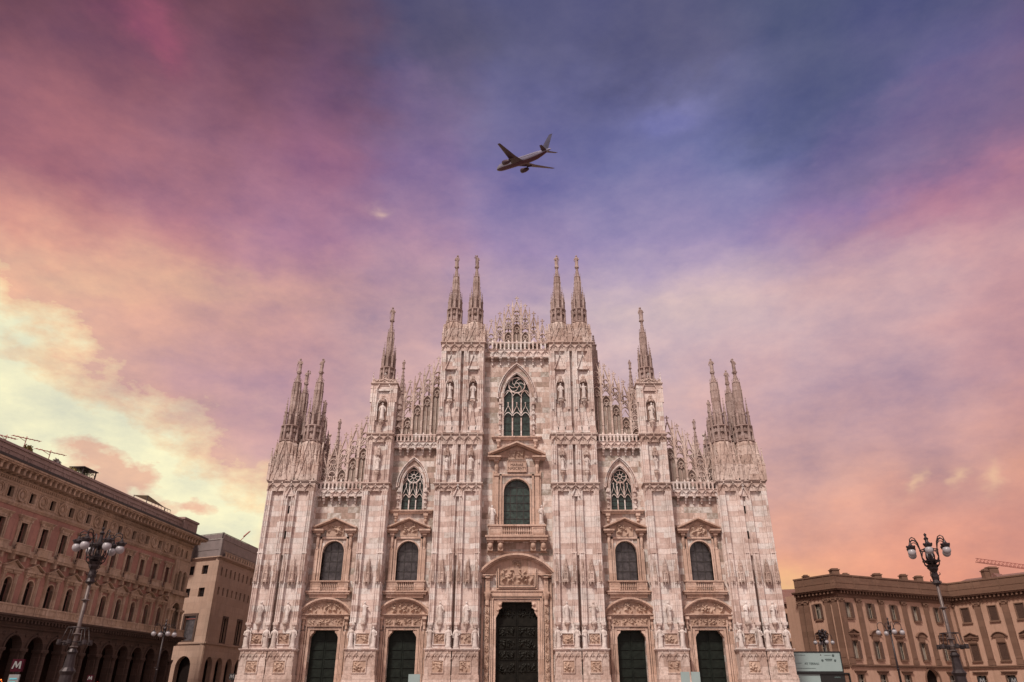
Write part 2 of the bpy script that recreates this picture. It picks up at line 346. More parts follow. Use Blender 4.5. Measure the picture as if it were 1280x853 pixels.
def rounded(cx, hw, zs, n=12, rise=None):
    rise = rise or hw
    return [(cx + hw * math.cos(math.pi * i / n), zs + rise * math.sin(math.pi * i / n)) for i in range(n + 1)]
def arch_hole(cx, hw, z0, zs, zt=None):
    top = pointed(cx, hw, zs, zt) if zt and zt - zs > hw * 1.05 else rounded(cx, hw, zs, rise=(zt - zs) if zt else None)
    return [(cx - hw, z0), (cx + hw, z0)] + top
def rect_hole(x0, x1, z0, z1): return [(x0, z0), (x1, z0), (x1, z1), (x0, z1)]
def wallpanel(mb, outer, holes, y0, y1, back=True):
    """wall of real thickness y0..y1 with openings cut through"""
    allp = list(outer)
    for h in holes: allp += h
    tri = tessellate_polygon([[Vector((x, z, 0)) for x, z in outer]] + [[Vector((x, z, 0)) for x, z in h] for h in holes])
    fs = []; n = len(allp)
    for a, b, c in tri:
        (ax, az_), (bx, bz), (cx, cz) = allp[a], allp[b], allp[c]
        if (bx - ax) * (cz - az_) - (bz - az_) * (cx - ax) < 0: b, c = c, b
        fs.append((a, b, c))
        if back: fs.append((a + n, c + n, b + n))
    o = 0
    for ring, inner in [(outer, False)] + [(h, True) for h in holes]:
        m = len(ring)
        for i in range(m):
            j = (i + 1) % m; q = (o + i, o + j, o + j + n, o + i + n)
            fs.append(q)
        o += m
    mb.add([(x, y0, z) for x, z in allp] + [(x, y1, z) for x, z in allp], fs)
def strip(mb, pts, w, y0, y1, close=False):
    """moulding of width w that follows an x,z polyline, y0..y1 deep (outside of the line)"""
    P = [Vector(p) for p in pts]; n = len(P); outs = []
    for i in range(n):
        a = P[i - 1] if (i > 0 or close) else P[i]; b = P[(i + 1) % n] if (i < n - 1 or close) else P[i]
        d = (b - a).normalized(); outs.append(P[i] + Vector((d.y, -d.x)) * w)
    vs = []
    for p, q in zip(P, outs): vs += [(p.x, y0, p.y), (q.x, y0, q.y), (q.x, y1, q.y), (p.x, y1, p.y)]
    fs = []
    for i in range(n if close else n - 1):
        a = i * 4; b = ((i + 1) % n) * 4
        for k in range(4): fs.append((a + k, a + (k + 1) % 4, b + (k + 1) % 4, b + k))
    if not close: fs += [(0, 1, 2, 3), tuple((n - 1) * 4 + k for k in (3, 2, 1, 0))]
    mb.add(vs, fs)

# ================================================================ ground
g = MB()
for (x0, x1, y0, y1) in ((-1500, 1500, -400, 3000),): g.add([(x0, y0, 0), (x1, y0, 0), (x1, y1, 0), (x0, y1, 0)], [(0, 1, 2, 3)])
structure(g.build('ground', PAVE))
g = MB()
for i in range(6): g.box(-37.5 + i * .4, 37.5 - i * .4, 90.2 + i * .42, 190, i * .16 + .004, (i + 1) * .16)
structure(g.build('stepped_platform', GRAN))

# ================================================================ cathedral
CATH = empty('cathedral', (0, 97, 0))
tag(CATH, 'huge pinkish white marble gothic cathedral with many spires and five bronze doors filling the centre', 'cathedral')

# ---- reusable carved pieces -------------------------------------------------
def figure_mesh(seed, H=2.1):
    rd = random.Random(seed); mb = MB(); n = 12; vs = []; fs = []
    sway = rd.uniform(-.07, .07)
    prof = [(0, .30, .24), (.06, .31, .26), (.25, .25, .20), (.5, .23, .19), (.85, .25, .20), (1.05, .24, .19), (1.22, .21, .17), (1.45, .25, .18), (1.62, .28, .17), (1.70, .20, .14), (1.75, .085, .085), (1.80, .085, .085), (1.85, .12, .13), (1.95, .14, .155), (2.04, .12, .135), (2.10, .03, .03)]
    for i, (z, rx, ry) in enumerate(prof):
        ox = sway * math.sin(z / 2.1 * math.pi * 1.6); fold = .10 if z < 1.3 else .03
        for k in range(n):
            a = 2 * math.pi * k / n; q = 1 + fold * math.sin(3 * a + z * 2 + seed)
            vs.append((ox + rx * q * math.cos(a), ry * q * math.sin(a), z))
    for i in range(len(prof) - 1):
        for k in range(n): k2 = (k + 1) % n; fs.append((i * n + k, i * n + k2, (i + 1) * n + k2, (i + 1) * n + k))
    fs.append(tuple(range(n - 1, -1, -1)))
    mb.add(vs, fs, smooth=True)
    for s in (-1, 1):
        sh = Vector((s * .24, -.02, 1.58)); m = rd.choice((0, 1, 2))
        if m == 0: e = Vector((s * .34, -.08, 1.22)); h = Vector((s * .10, -.25, 1.15))
        elif m == 1: e = Vector((s * .36, -.02, 1.25)); h = Vector((s * .34, -.16, .95))
        else: e = Vector((s * .42, -.10, 1.45)); h = Vector((s * .36, -.22, 1.85 if s > 0 else 1.5))
        mb.tube([sh, e, h], .085, 6, True, .05); mb.ball(h, .06, 6, 4)
    if rd.random() < .5: mb.tube([(.33, -.22, .1), (.30, -.24, 1.9)], .025, 5)
    mb.box(-.3, .3, -.26, .26, -.12, 0)
    k = H / 2.1
    for i, v in enumerate(mb.v): mb.v[i] = (v[0] * k, v[1] * k, v[2] * k)
    return mb
def relief_mesh(seed, w=1.0, h=1.0, amp=.2, n=22):
    """carved scene: bodies, limbs and foliage in relief on a 1 x 1 panel in x,z facing -y"""
    rd = random.Random(seed)
    blobs = [(rd.uniform(.12, .88), rd.uniform(.15, .85), rd.uniform(.025, .05), rd.uniform(.07, .16), rd.uniform(-1.2, 1.2), rd.uniform(.5, 1)) for _ in range(17)]
    blobs += [(b[0] + rd.uniform(-.03, .03), b[1] + .2, .045, .045, 0, 1) for b in blobs[:5]]
    vs = []; fs = []
    for j in range(n + 1):
        for i in range(n + 1):
            u, v = i / n, j / n; hgt = 0
            for (bx, bz, sx, sz, a, k) in blobs:
                dx, dz = u - bx, v - bz; p = dx * math.cos(a) + dz * math.sin(a); q = -dx * math.sin(a) + dz * math.cos(a)
                e = (p / sx) ** 2 + (q / sz) ** 2
                if e < 4: hgt = max(hgt, k * math.exp(-e * .9))
            edge = min(u, v, 1 - u, 1 - v); hgt = hgt * min(1, edge * 12) * (1 + .35 * noise.noise(Vector((u * 9, v * 9, seed))))
            vs.append((u * w - w / 2, -hgt * amp, v * h))
    for j in range(n):
        for i in range(n): a = j * (n + 1) + i; fs.append((a, a + 1, a + n + 2, a + n + 1))
    return MB().add(vs, fs, smooth=True)
STAT = []; RELF = []
def proto_list():
    for k in range(6): o = figure_mesh(k * 3 + 1).build('statue', STATM); COL.objects.unlink(o); STAT.append(o)
    for k in range(5): o = relief_mesh(k + 11).build('relief_panel', RELM); COL.objects.unlink(o); RELF.append(o)
proto_list()
SR = random.Random(5)
def statue(parent, x, y, z, h=2.1, rot=0, mat=None, k=None):
    s = (h / 2.1)
    return dup(STAT[SR.randrange(6) if k is None else k], parent, (x, y, z + .12 * s), rot + SR.uniform(-.35, .35), (s * SR.choice((1, -1)) * 1.0, s, s))
def relief(parent, x0, x1, z0, z1, y, deep=1.0, k=None, name=None):
    n = int(round((x1 - x0) / (z1 - z0))); m = int(round((z1 - z0) / (x1 - x0)))
    if n > 1:
        for i in range(n): o = relief(parent, x0 + (x1 - x0) * i / n, x0 + (x1 - x0) * (i + 1) / n, z0, z1, y, deep, None, name)
        return o
    if m > 2:
        m = m // 2
        for i in range(m): o = relief(parent, x0, x1, z0 + (z1 - z0) * i / m, z0 + (z1 - z0) * (i + 1) / m, y, deep, None, name)
        return o
    o = dup(RELF[SR.randrange(5) if k is None else k], parent, ((x0 + x1) / 2, y, z0), 0, ((x1 - x0) * SR.choice((1, -1)), deep, z1 - z0))
    if name: o.name = name
    return o
def frame_rect(mb, x0, x1, z0, z1, w, y0, y1):
    mb.box(x0 - w, x0, y0, y1, z0 - w, z1 + w); mb.box(x1, x1 + w, y0, y1, z0 - w, z1 + w)
    mb.box(x0, x1, y0, y1, z1, z1 + w); mb.box(x0, x1, y0, y1, z0 - w, z0)
def cornice(mb, x0, x1, yf, z0, z1, out=.3, steps=3, yb=0):
    """stepped moulding growing outwards and upwards"""
    for i in range(steps):
        o = out * (i + 1) / steps; a = z0 + (z1 - z0) * i / steps; b = z0 + (z1 - z0) * (i + 1) / steps
        mb.box(x0 - o, x1 + o, yf - o, yb, a, b)
def archband(mb, x0, x1, z0, z1, y, n, d=.14):
    """blind arcade: pointed arches with drops, under a string course"""
    w = (x1 - x0) / n
    for i in range(n):
        cx = x0 + w * (i + .5); hw = w / 2 - .04
        strip(mb, pointed(cx, hw * .86, z0 + (z1 - z0) * .25, z1 - .12, 4), .10, y - d, y)
        strip(mb, [(cx - hw, z0 + (z1 - z0) * .45), (cx, z1 + .12), (cx + hw, z0 + (z1 - z0) * .45)][::-1], .07, y - d * 1.5, y)
        mb.box(cx - .09, cx + .09, y - d * 1.5, y, z1 + .05, z1 + .34, .05)
        mb.ball((cx, y - d * .4, z0 + (z1 - z0) * .62), .10, 6, 4)
    for i in range(n + 1):
        px = x0 + w * i; mb.lathe(px, y - .02, [(.02, z0 - .2), (.11, z0 + .1), (.12, z0 + (z1 - z0) * .3)], 6)
def canopy(mb, cx, y, z0, h, w=.42):
    """spiky gothic canopy over a statue"""
    mb.lathe(cx, y, [(w * .95, z0), (w * 1.05, z0 + .08 * h), (w * .8, z0 + .12 * h), (w * .8, z0 + .3 * h), (w * .95, z0 + .33 * h), (w * .55, z0 + .36 * h), (w * .55, z0 + .58 * h), (w * .7, z0 + .62 * h), (w * .32, z0 + .66 * h), (.03, z0 + h)], 6, math.pi / 6)
    for k in range(6):
        a = math.pi / 3 * k
        px, py = cx + w * 1.0 * math.cos(a), y + w * 1.0 * math.sin(a)
        mb.lathe(px, py, [(.02, z0 - .18 * h * .6), (.08, z0), (.07, z0 + .3 * h), (.01, z0 + .52 * h)], 4)
        mb.lathe(cx + w * .6 * math.cos(a), y + w * .6 * math.sin(a), [(.06, z0 + .34 * h), (.05, z0 + .6 * h), (.01, z0 + .8 * h)], 4)
def bracket(mb, cx, y, z0, z1, w=.4):
    mb.lathe(cx, y, [(.05, z0), (w * .35, z0 + (z1 - z0) * .3), (w * .5, z0 + (z1 - z0) * .55), (w * .75, z0 + (z1 - z0) * .7), (w, z0 + (z1 - z0) * .85), (w, z1)], 8)
def pinnacle(mb, x, y, z0, z1, w=.16, crock=True):
    h = z1 - z0
    mb.box(x - w, x + w, y - w, y + w, z0, z0 + h * .45)
    mb.box(x - w * 1.25, x + w * 1.25, y - w * 1.25, y + w * 1.25, z0 + h * .45, z0 + h * .5)
    mb.lathe(x, y, [(w * 1.15, z0 + h * .5), (w * .12, z1 - .12)], 4, math.pi / 4)
    mb.ball((x, y, z1 - .08), max(.06, w * .5), 6, 4)
    if crock:
        for q in (.62, .76, .88):
            r = w * 1.0 * (1 - (q - .5) * 1.9) + .02
            for a in (0, 1, 2, 3): mb.ball((x + r * math.cos(a * math.pi / 2 + .785), y + r * math.sin(a * math.pi / 2 + .785), z0 + h * q), w * .28, 5, 3)
def gablet(mb, cx, w, z0, z1, y, d=.34, fin=True):
    strip(mb, [(cx - w / 2, z0), (cx, z1), (cx + w / 2, z0)][::-1], .15, y - d, y)
    mb.prism([(cx - w / 2, z0), (cx + w / 2, z0), (cx, z1 - .1)], y - d * .4, y)
    n = 4
    for s in (-1, 1):
        for i in range(1, n): mb.ball((cx + s * w / 2 * (1 - i / n), y - d * .7, z0 + (z1 - z0) * i / n + .1), .075, 5, 3)
    if fin: mb.box(cx - .05, cx + .05, y - d, y - d + .1, z1, z1 + .45); mb.box(cx - .16, cx + .16, y - d, y - d + .1, z1 + .2, z1 + .3)

# ---- the five wall bays -------------------------------------------------------
CX2, CX3 = 14.4, 24.25
BAYS = []
def bay_wall(x0, x1, z1, holes, name='facade_wall'):
    mb = MB(); wallpanel(mb, rect_hole(x0, x1, .96, z1), holes, 0, 1.6)
    return mb.build(name, WALLM, CATH)
def door_hole(cx, hw, zt, c):
    return [(cx - hw, 1.0), (cx + hw, 1.0), (cx + hw, zt - c * 1.5), (cx + hw - c * .35, zt - c * 1.1), (cx + hw - c * .5, zt - c * .5), (cx + hw - c, zt - .1), (cx + hw - c, zt),
            (cx - hw + c, zt), (cx - hw + c, zt - .1), (cx - hw + c * .5, zt - c * .5), (cx - hw + c * .35, zt - c * 1.1), (cx - hw, zt - c * 1.5)]
LO_W = lambda cx: arch_hole(cx, 1.42, 14.4, 18.05)
UP_W = lambda cx: arch_hole(cx, 1.42, 23.6, 27.1, 29.6)
DOOR_S = lambda cx: door_hole(cx, 1.78, 8.45, .5)
bay_wall(-5.3, 5.3, 46.2, [door_hole(0, 2.65, 11.85, .75), arch_hole(0, 1.78, 21.45, 26.1), arch_hole(0, 1.88, 34.0, 40.2, 43.7)])
for s in (-1, 1):
    bay_wall(*sorted((s * 10.6, s * 18.1)), 32.0, [DOOR_S(s * CX2), LO_W(s * CX2), UP_W(s * (CX2 - .1))])
    bay_wall(*sorted((s * 20.6, s * 28.0)), 25.2, [DOOR_S(s * CX3), LO_W(s * CX3)])
# the building behind the front: nave, aisles and flanks
mb = MB()
mb.box(-9.5, 9.5, 1.7, 95, 1, 44.5); mb.add([(-9.5, 1.7, 44.5), (9.5, 1.7, 44.5), (0, 1.7, 47.2), (-9.5, 95, 44.5), (9.5, 95, 44.5), (0, 95, 47.2)], [(0, 1, 2), (5, 4, 3), (0, 2, 5, 3), (1, 4, 5, 2)])
mb.build('nave', WALLM, CATH)
for s in (-1, 1):
    mb = MB(); a, b = sorted((s * 9.6, s * 19.2)); mb.box(a, b, 1.7, 94, 1, 32); a, b = sorted((s * 19.3, s * 29)); mb.box(a, b, 1.7, 93, 1, 24.8)
    for k in range(9): y = 10 + k * 9; a, b = sorted((s * 29, s * 33)); mb.box(a, b, y, y + 2, 1, 27); pinnacle(mb, s * 32, y + 1, 27, 41, .55)
    mb.build('aisle', WALLM, CATH)

# ---- doors ----------------------------------------------------------------------
def door_leaf(parent, cx, hw, zt, rows):
    mb = MB(); mb.box(cx - hw - .1, cx - .01, .85, 1.0, 1.0, zt + .05); mb.box(cx + .01, cx + hw + .1, .85, 1.0, 1.0, zt + .05)
    h = (zt - 1.2) / rows
    for i in range(rows):
        z = 1.15 + i * h
        for s in (-1, 1):
            a, b = sorted((cx + s * .08, cx + s * (hw - .06)))
            mb.box(a, b, .76, .85, z + h - .14, z + h - .04); mb.box(a, a + .08, .78, .85, z, z + h - .14); mb.box(b - .08, b, .78, .85, z, z + h - .14)
    o = mb.build('door_leaf', BRONZE if hw > 2 else DOORG, parent)
    return o
def seg_pediment(mb, cx, hw, z0, z1, y, w=.34, d=.9):
    rise = z1 - z0 - w; n = 16; Rr = (hw * hw + rise * rise) / (2 * rise); zc = z0 + rise - Rr; a0 = math.asin(hw / Rr)
    for ww, dd, off in ((w * .5, d, w * .5), (w * .35, d * .78, w * .15), (w * .2, d * .55, -.05)):
        pts = [(cx + (Rr + off) * math.sin(a0 - 2 * a0 * i / n), zc + (Rr + off) * math.cos(a0 - 2 * a0 * i / n)) for i in range(n + 1)]
        strip(mb, pts, ww, y - dd, y)
    mb.prism([(cx - hw, z0), (cx + hw, z0)] + [(cx + Rr * math.sin(a0 - 2 * a0 * i / n), zc + Rr * math.cos(a0 - 2 * a0 * i / n)) for i in range(1, n)], y - .2, y)
def tri_pediment(mb, cx, hw, z0, z1, y, w=.3, d=.8, broken=0):
    for ww, dd, off in ((w * .55, d, w * .45), (w * .4, d * .7, .05)):
        strip(mb, [(cx + hw, z0 + off), (cx, z1 - w + off), (cx - hw, z0 + off)], ww, y - dd, y)
    mb.prism([(cx - hw + .2, z0), (cx + hw - .2, z0), (cx, z1 - w)], y - .15, y)
    for s in (-1, 1):
        a, b = sorted((cx + s * hw * 1.02, cx + s * hw * (broken if broken else 0)))
        mb.box(a, b, y - d, y, z0 - .22, z0); mb.box(min(a, b) + .1, max(a, b) - .1, y - d * .75, y, z0 - .45, z0 - .22)
def console(mb, cx, z0, z1, y, w=.3, d=.5):
    mb.box(cx - w, cx + w, y - d, y, z1 - .3, z1)
    mb.lathe(cx, y - d * .35, [(.08, z0), (w * .7, z0 + .15), (w * .55, z0 + .5), (w * .9, (z0 + z1) / 2), (w * .7, z1 - .5), (w, z1 - .3)], 8)
def portal_small(cx, label=None):
    p = empty('portal', (0, 0, 0), 0, CATH)
    mb = MB(); hw, zt = 1.78, 8.45
    # jambs, lintel, outer order
    strip(mb, [(cx + hw + .02, 1.0), (cx + hw + .02, zt + .02), (cx - hw - .02, zt + .02), (cx - hw - .02, 1.0)], .34, -.22, .8)
    strip(mb, [(cx + hw + .42, 1.0), (cx + hw + .42, zt + .42), (cx - hw - .42, zt + .42), (cx - hw - .42, 1.0)], .16, -.34, 0)
    for s in (-1, 1):
        for k, (o, ww, dd) in enumerate(((.64, .34, .5), (1.04, .42, .38))):
            x = cx + s * (hw + o + ww / 2); mb.box(x - ww / 2, x + ww / 2, -dd, 0, 1.0, 8.3); mb.box(x - ww / 2 + .07, x - ww / 2 + .13, -dd - .05, -dd, 2, 8.0); mb.box(x + ww / 2 - .13, x + ww / 2 - .07, -dd - .05, -dd, 2, 8.0)
            mb.box(x - ww / 2 - .06, x + ww / 2 + .06, -dd - .1, 0, 1.0, 1.8)
        # corbels in the door corners
        mb.prism([(cx + s * hw, zt), (cx + s * (hw - .5), zt), (cx + s * (hw - .42), zt - .3), (cx + s * (hw - .22), zt - .45), (cx + s * hw, zt - .85)][::s], -.12, .7)
        console(mb, cx + s * (hw + .95), 8.4, 10.0, 0, .26, .7)
    mb.box(cx - 2.45, cx + 2.45, -.28, 0, 8.9, 9.95)
    cornice(mb, cx - 2.9, cx + 2.9, -.3, 10.0, 10.32, .42, 3)
    mb.build('door_frame', TRIM, p)
    relief(p, cx - 1.1, cx + 1.1, 8.98, 9.88, -.30, 1.6)
    for s in (-1, 1): relief(p, *sorted((cx + s * 1.25, cx + s * 2.25)), 9.0, 9.85, -.30, 1.2)
    mb = MB(); seg_pediment(mb, cx, 3.1, 10.32, 12.3, 0, .42, .85); mb.build('pediment', TRIM, p)
    r = relief(p, cx - 2.3, cx + 2.3, 10.36, 11.75, -.22, 2.2)
    door_leaf(p, cx, hw, zt, 7)
    return p
for s in (-1, 1): portal_small(s * CX2); portal_small(s * CX3)
# great portal
p = empty('portal', (0, 0, 0), 0, CATH)
mb = MB(); hw, zt = 2.65, 11.85
for o, w, d in ((.02, .3, .1), (.36, .2, .28), (.6, .14, .4)):
    strip(mb, [(hw + o, 1.0), (hw + o, zt + o), (-hw - o, zt + o), (-hw - o, 1.0)], w, -d, .8 if o < .1 else 0)
for s in (-1, 1):
    mb.prism([(s * hw, zt), (s * (hw - .78), zt), (s * (hw - .62), zt - .5), (s * (hw - .75), zt - .7), (s * (hw - .35), zt - 1.0), (s * (hw - .38), zt - 1.25), (s * hw, zt - 1.9)][::s], -.15, .7)
    mb.ball((s * (hw - .5), -.15, zt - .35), .24, 8, 6); mb.ball((s * (hw - .22), -.15, zt - 1.0), .18, 8, 6)
    mb.box(*sorted((s * 3.42, s * 4.12)), -.62, 0, 1.0, 2.2); mb.box(*sorted((s * 3.5, s * 4.04)), -.42, 0, 2.2, 11.6)
    mb.lathe(s * 3.77, -.4, [(.28, 11.4), (.3, 11.6), (.26, 12.0), (.44, 12.5), (.46, 12.75)], 8)
    mb.box(*sorted((s * 3.35, s * 4.2)), -.75, 0, 12.75, 13.0)
    mb.box(*sorted((s * 3.5, s * 4.05)), -.5, 0, 13.0, 14.6)
    mb.box(*sorted((s * 4.25, s * 4.5)), -.25, 0, 1.0, 14.6)
    console(mb, s * 3.77, 13.2, 15.0, 0, .3, .8)
mb.box(-3.3, 3.3, -.3, 0, 12.55, 13.05); mb.box(-3.5, 3.5, -.42, 0, 13.05, 13.2)
for o, w, d in ((.0, .22, .5), (.26, .16, .34)): strip(mb, [(-2.3 - o, 15.9), (-2.3 - o, 13.75 - o), (2.3 + o, 13.75 - o), (2.3 + o, 15.9)], w, -d, 0)
for s in (-1, 1): cornice(mb, *sorted((s * 3.3, s * 4.35)), -.6, 14.75, 15.1, .3, 3)
mb.build('door_frame', TRIM, p)
for s in (-1, 1): relief(p, *sorted((s * 3.53, s * 4.01)), 2.4, 6.8, -.43, 1.3); relief(p, *sorted((s * 3.53, s * 4.01)), 6.9, 11.3, -.43, 1.3)
relief(p, -2.2, 2.2, 13.9, 16.1, -.16, 3.0, 1)
relief(p, -.6, .6, 16.15, 16.9, -.22, 2.5, 2)
mb = MB(); seg_pediment(mb, 0, 4.55, 15.1, 17.75, 0, .5, 1.2); mb.build('pediment', TRIM, p)
door_leaf(p, 0, hw, zt, 8)
for z in (3.4, 4.8, 6.2, 7.6, 9.9):
    for s in (-1, 1):
        for a_ in (.2, 1.3): o = relief(p, *sorted((s * a_, s * (a_ + 1.1))), z, z + 1.25, .845, 1.4, name='door_relief'); o.data = o.data.copy(); o.data.materials[0] = BRONZE

# ---- windows ----------------------------------------------------------------------
def pane_with_bars(parent, cx, hw, z0, zs, zt, mat, nx, nz, y=.62, pt=False):
    mb = MB(); mb.prism(arch_hole(cx, hw + .05, z0 - .05, zs, (zt + .05) if pt else None), y, y + .06)
    mb.build('pane', mat, parent)
    b = MB(); top = zt
    for i in range(1, nx): x = cx - hw + 2 * hw * i / nx; b.box(x - .03, x + .03, y - .08, y - .02, z0, top - .25)
    for i in range(1, nz): z = z0 + (top - z0) * i / nz; b.box(cx - hw, cx + hw, y - .07, y - .03, z - .03, z + .03)
    b.build('glazing_bars', GUTT, parent)
def baluster_row(mb, x0, x1, z0, z1, y, n, r=.09):
    for i in range(n):
        x = x0 + (x1 - x0) * (i + .5) / n; h = z1 - z0
        mb.lathe(x, y, [(r, z0), (r * .6, z0 + h * .15), (r * 1.2, z0 + h * .38), (r * .5, z0 + h * .72), (r, z1)], 6)
def window_low(cx):
    w = empty('window', (0, 0, 0), 0, CATH); hw = 1.42
    mb = MB()
    strip(mb, [(cx + hw, 14.4)] + rounded(cx, hw, 18.05, 14) + [(cx - hw, 14.4)], .16, -.12, .6)
    for s in (-1, 1):
        mb.box(*sorted((cx + s * (hw + .2), cx + s * (hw + .42))), -.2, 0, 14.4, 20.0)
        mb.box(*sorted((cx + s * (hw + .5), cx + s * (hw + .95))), -.34, 0, 14.4, 18.4)
        console(mb, cx + s * (hw + .74), 18.2, 20.45, 0, .27, .6)
    mb.box(cx - hw - .42, cx + hw + .42, -.2, 0, 19.75, 20.0)
    tri_pediment(mb, cx, 2.85, 20.9, 22.45, 0, .34, .95, .5)
    mb.build('window_frame', TRIM, w)
    relief(w, cx - 1.15, cx + 1.15, 20.05, 21.7, -.16, 2.6)
    pane_with_bars(w, cx, hw, 14.4, 18.05, 19.47, GLASS, 3, 4)
    mb = MB(); mb.box(cx - 2.9, cx + 2.9, -.75, 0, 12.95, 13.12); mb.box(cx - 2.75, cx + 2.75, -.62, 0, 12.7, 12.95); mb.box(cx - 2.4, cx + 2.4, -.35, 0, 12.3, 12.7)
    mb.box(cx - 2.45, cx - 1.1, -.42, 0, 13.12, 14.25); mb.box(cx + 1.1, cx + 2.45, -.42, 0, 13.12, 14.25); mb.box(cx - 1.1, cx + 1.1, -.14, 0, 13.12, 13.3)
    for s in (-1, 1): frame_rect(mb, *sorted((cx + s * 1.3, cx + s * 2.25)), 13.35, 14.0, .05, -.47, -.42)
    mb.box(cx - 2.6, cx + 2.6, -.52, 0, 14.25, 14.4)
    baluster_row(mb, cx - 1.1, cx + 1.1, 13.3, 14.25, -.3, 9)
    mb.build('window_balustrade', TRIM, w)
def tracery(mb, cx, hw, z0, zs, zt, y=.45, d=.16, big=False):
    t = .075 if not big else .09
    for i in (1, 2): x = cx - hw + 2 * hw * i / 3; mb.box(x - t, x + t, y - d, y, z0, zs + .2)
    zl = z0 + (zs - z0) * .56
    lw = hw / 3
    for i in range(3):
        x = cx - hw + 2 * hw * (i + .5) / 3
        strip(mb, pointed(x, lw * .9, zl - .55, zl + .25, 4), t * 1.1, y - d, y)
        strip(mb, [(x - lw, zl - .1), (x, zl + 1.25), (x + lw, zl - .1)][::-1], t * 1.2, y - d * 1.2, y)
        mb.box(x - .04, x + .04, y - d, y, zl + 1.2, zl + 1.75); mb.ball((x, y - .08, zl + 1.75), .13, 6, 4)
        strip(mb, pointed(x, lw * .9, zs - .2 + (.0 if i == 1 else .35), zs + .6 + (.0 if i == 1 else .35), 4), t * 1.1, y - d, y)
    rc = hw * .60; zc = zt - rc - (.55 if big else .42)
    n = 20
    circ = [(cx + rc * math.cos(-2 * math.pi * k / n), zc + rc * math.sin(-2 * math.pi * k / n)) for k in range(n)]
    strip(mb, circ, -t * 1.6, y - d * 1.1, y, close=True)
    for k in range(8 if not big else 6):
        a = 2 * math.pi * k / (8 if not big else 6)
        if big:   # swirling mouchettes
            pts = [(cx + rc * q * math.cos(a + (1 - q) * 1.5), y - d / 2, zc + rc * q * math.sin(a + (1 - q) * 1.5)) for q in (.3, .5, .7, .85, 1)]
            mb.tube(pts, .055, 4, False)
        else: mb.tube([(cx + rc * .25 * math.cos(a), y - d / 2, zc + rc * .25 * math.sin(a)), (cx + rc * math.cos(a), y - d / 2, zc + rc * math.sin(a))], .04, 4, False)
    r2 = rc * .28; circ = [(cx + r2 * math.cos(-2 * math.pi * k / 10), zc + r2 * math.sin(-2 * math.pi * k / 10)) for k in range(10)]
    strip(mb, circ, -t, y - d, y, close=True)
    for s in (-1, 1): mb.tube([(cx + s * hw, y - d / 2, zs), (cx + s * hw * .62, y - d / 2, zs + .95), (cx + s * hw * .3, y - d / 2, zc - rc)], t * .8, 4, False)
def window_gothic(cx, hw, z0, zs, zt, ow, ztop, big=False):
    w = empty('window', (0, 0, 0), 0, CATH); mb = MB()
    for k, (o, ww, d0) in enumerate(((0, .1, -.05), (.14, .12, -.14))):
        strip(mb, [(cx + hw + o, z0)] + pointed(cx, hw + o, zs, zt + o) + [(cx - hw - o, z0)], ww, d0, .5 if k == 0 else 0)
    for o, ww, dd in ((ow - hw, .13, .42), (ow - hw - .2, .12, .26)):
        strip(mb, pointed(cx, hw + o, zs - .3, ztop - (ow - hw - o), 9), ww, -dd, 0)
    for s in (-1, 1):
        mb.ball((cx + s * (ow + .05), -.25, zs - .4), .2, 6, 5)
        x = cx + s * (hw + (ow - hw) * .62)
        mb.box(x - .16, x + .16, -.16, 0, z0 + .2, zs - .5)
        zz = z0 + .9; k = 3 if big else 2; st = (zs - .6 - zz) / k
        for i in range(k): canopy(mb, x, -.22, zz + i * st + st * .5, st * .5, .2); bracket(mb, x, -.22, zz + i * st - .35, zz + i * st, .18)
    mb.build('window_frame', MARB, w)
    for s in (-1, 1):
        x = cx + s * (hw + (ow - hw) * .62)
        for i in range(3 if big else 2): zz = z0 + .9 + i * (zs - .6 - z0 - .9) / (3 if big else 2); statue(w, x, -.22, zz, (zs - .6 - z0 - .9) / (3 if big else 2) * .5)
    mb = MB(); tracery(mb, cx, hw, z0, zs, zt, big=big); mb.build('tracery', MARB, w)
    mb = MB(); mb.prism(arch_hole(cx, hw + .05, z0 - .05, zs, zt + .05), .6, .66); mb.build('pane', GREENG, w)
    b = MB()
    for i in range(1, 9): z = z0 + (zt - z0) * i / 9; b.box(cx - hw, cx + hw, .52, .56, z - .02, z + .02)
    b.build('glazing_bars', GUTT, w)
    mb = MB(); cornice(mb, cx - ow - .55, cx + ow + .55, -.3, z0 - .55, z0 - .1, .3, 3)
    for s in (-1, 1): console(mb, cx + s * (ow - .1), z0 - 1.7, z0 - .55, 0, .3, .45)
    mb.build('window_sill', TRIM, w)
for s in (-1, 1):
    window_low(s * CX2); window_low(s * CX3)
    window_gothic(s * (CX2 - .1), 1.42, 23.6, 27.1, 29.6, 2.12, 30.8)
window_gothic(0, 1.88, 34.0, 40.2, 43.7, 2.72, 45.2, True)
# great balcony window
w = empty('window', (0, 0, 0), 0, CATH); mb = MB(); hw = 1.78
strip(mb, [(hw, 21.45)] + rounded(0, hw, 26.1, 14) + [(-hw, 21.45)], .2, -.14, .6)
for s in (-1, 1):
    mb.box(*sorted((s * 2.08, s * 2.38)), -.22, 0, 21.45, 28.5); mb.box(*sorted((s * 2.5, s * 3.1)), -.42, 0, 21.45, 28.2)
    mb.box(*sorted((s * 3.12, s * 3.35)), -.22, 0, 21.45, 28.9); mb.box(*sorted((s * 2.42, s * 3.18)), -.55, 0, 28.2, 28.5)
    console(mb, s * 2.82, 28.4, 30.5, 0, .34, .75)
mb.box(-2.38, 2.38, -.22, 0, 28.3, 28.55)
tri_pediment(mb, 0, 3.95, 30.9, 33.0, 0, .42, 1.15, .55)
mb.build('window_frame', TRIM, w)
relief(w, -1.2, 1.2, 30.6, 31.9, -.16, 2.2)
pane_with_bars(w, 0, hw, 21.45, 26.1, 27.88, GREENG, 4, 6)
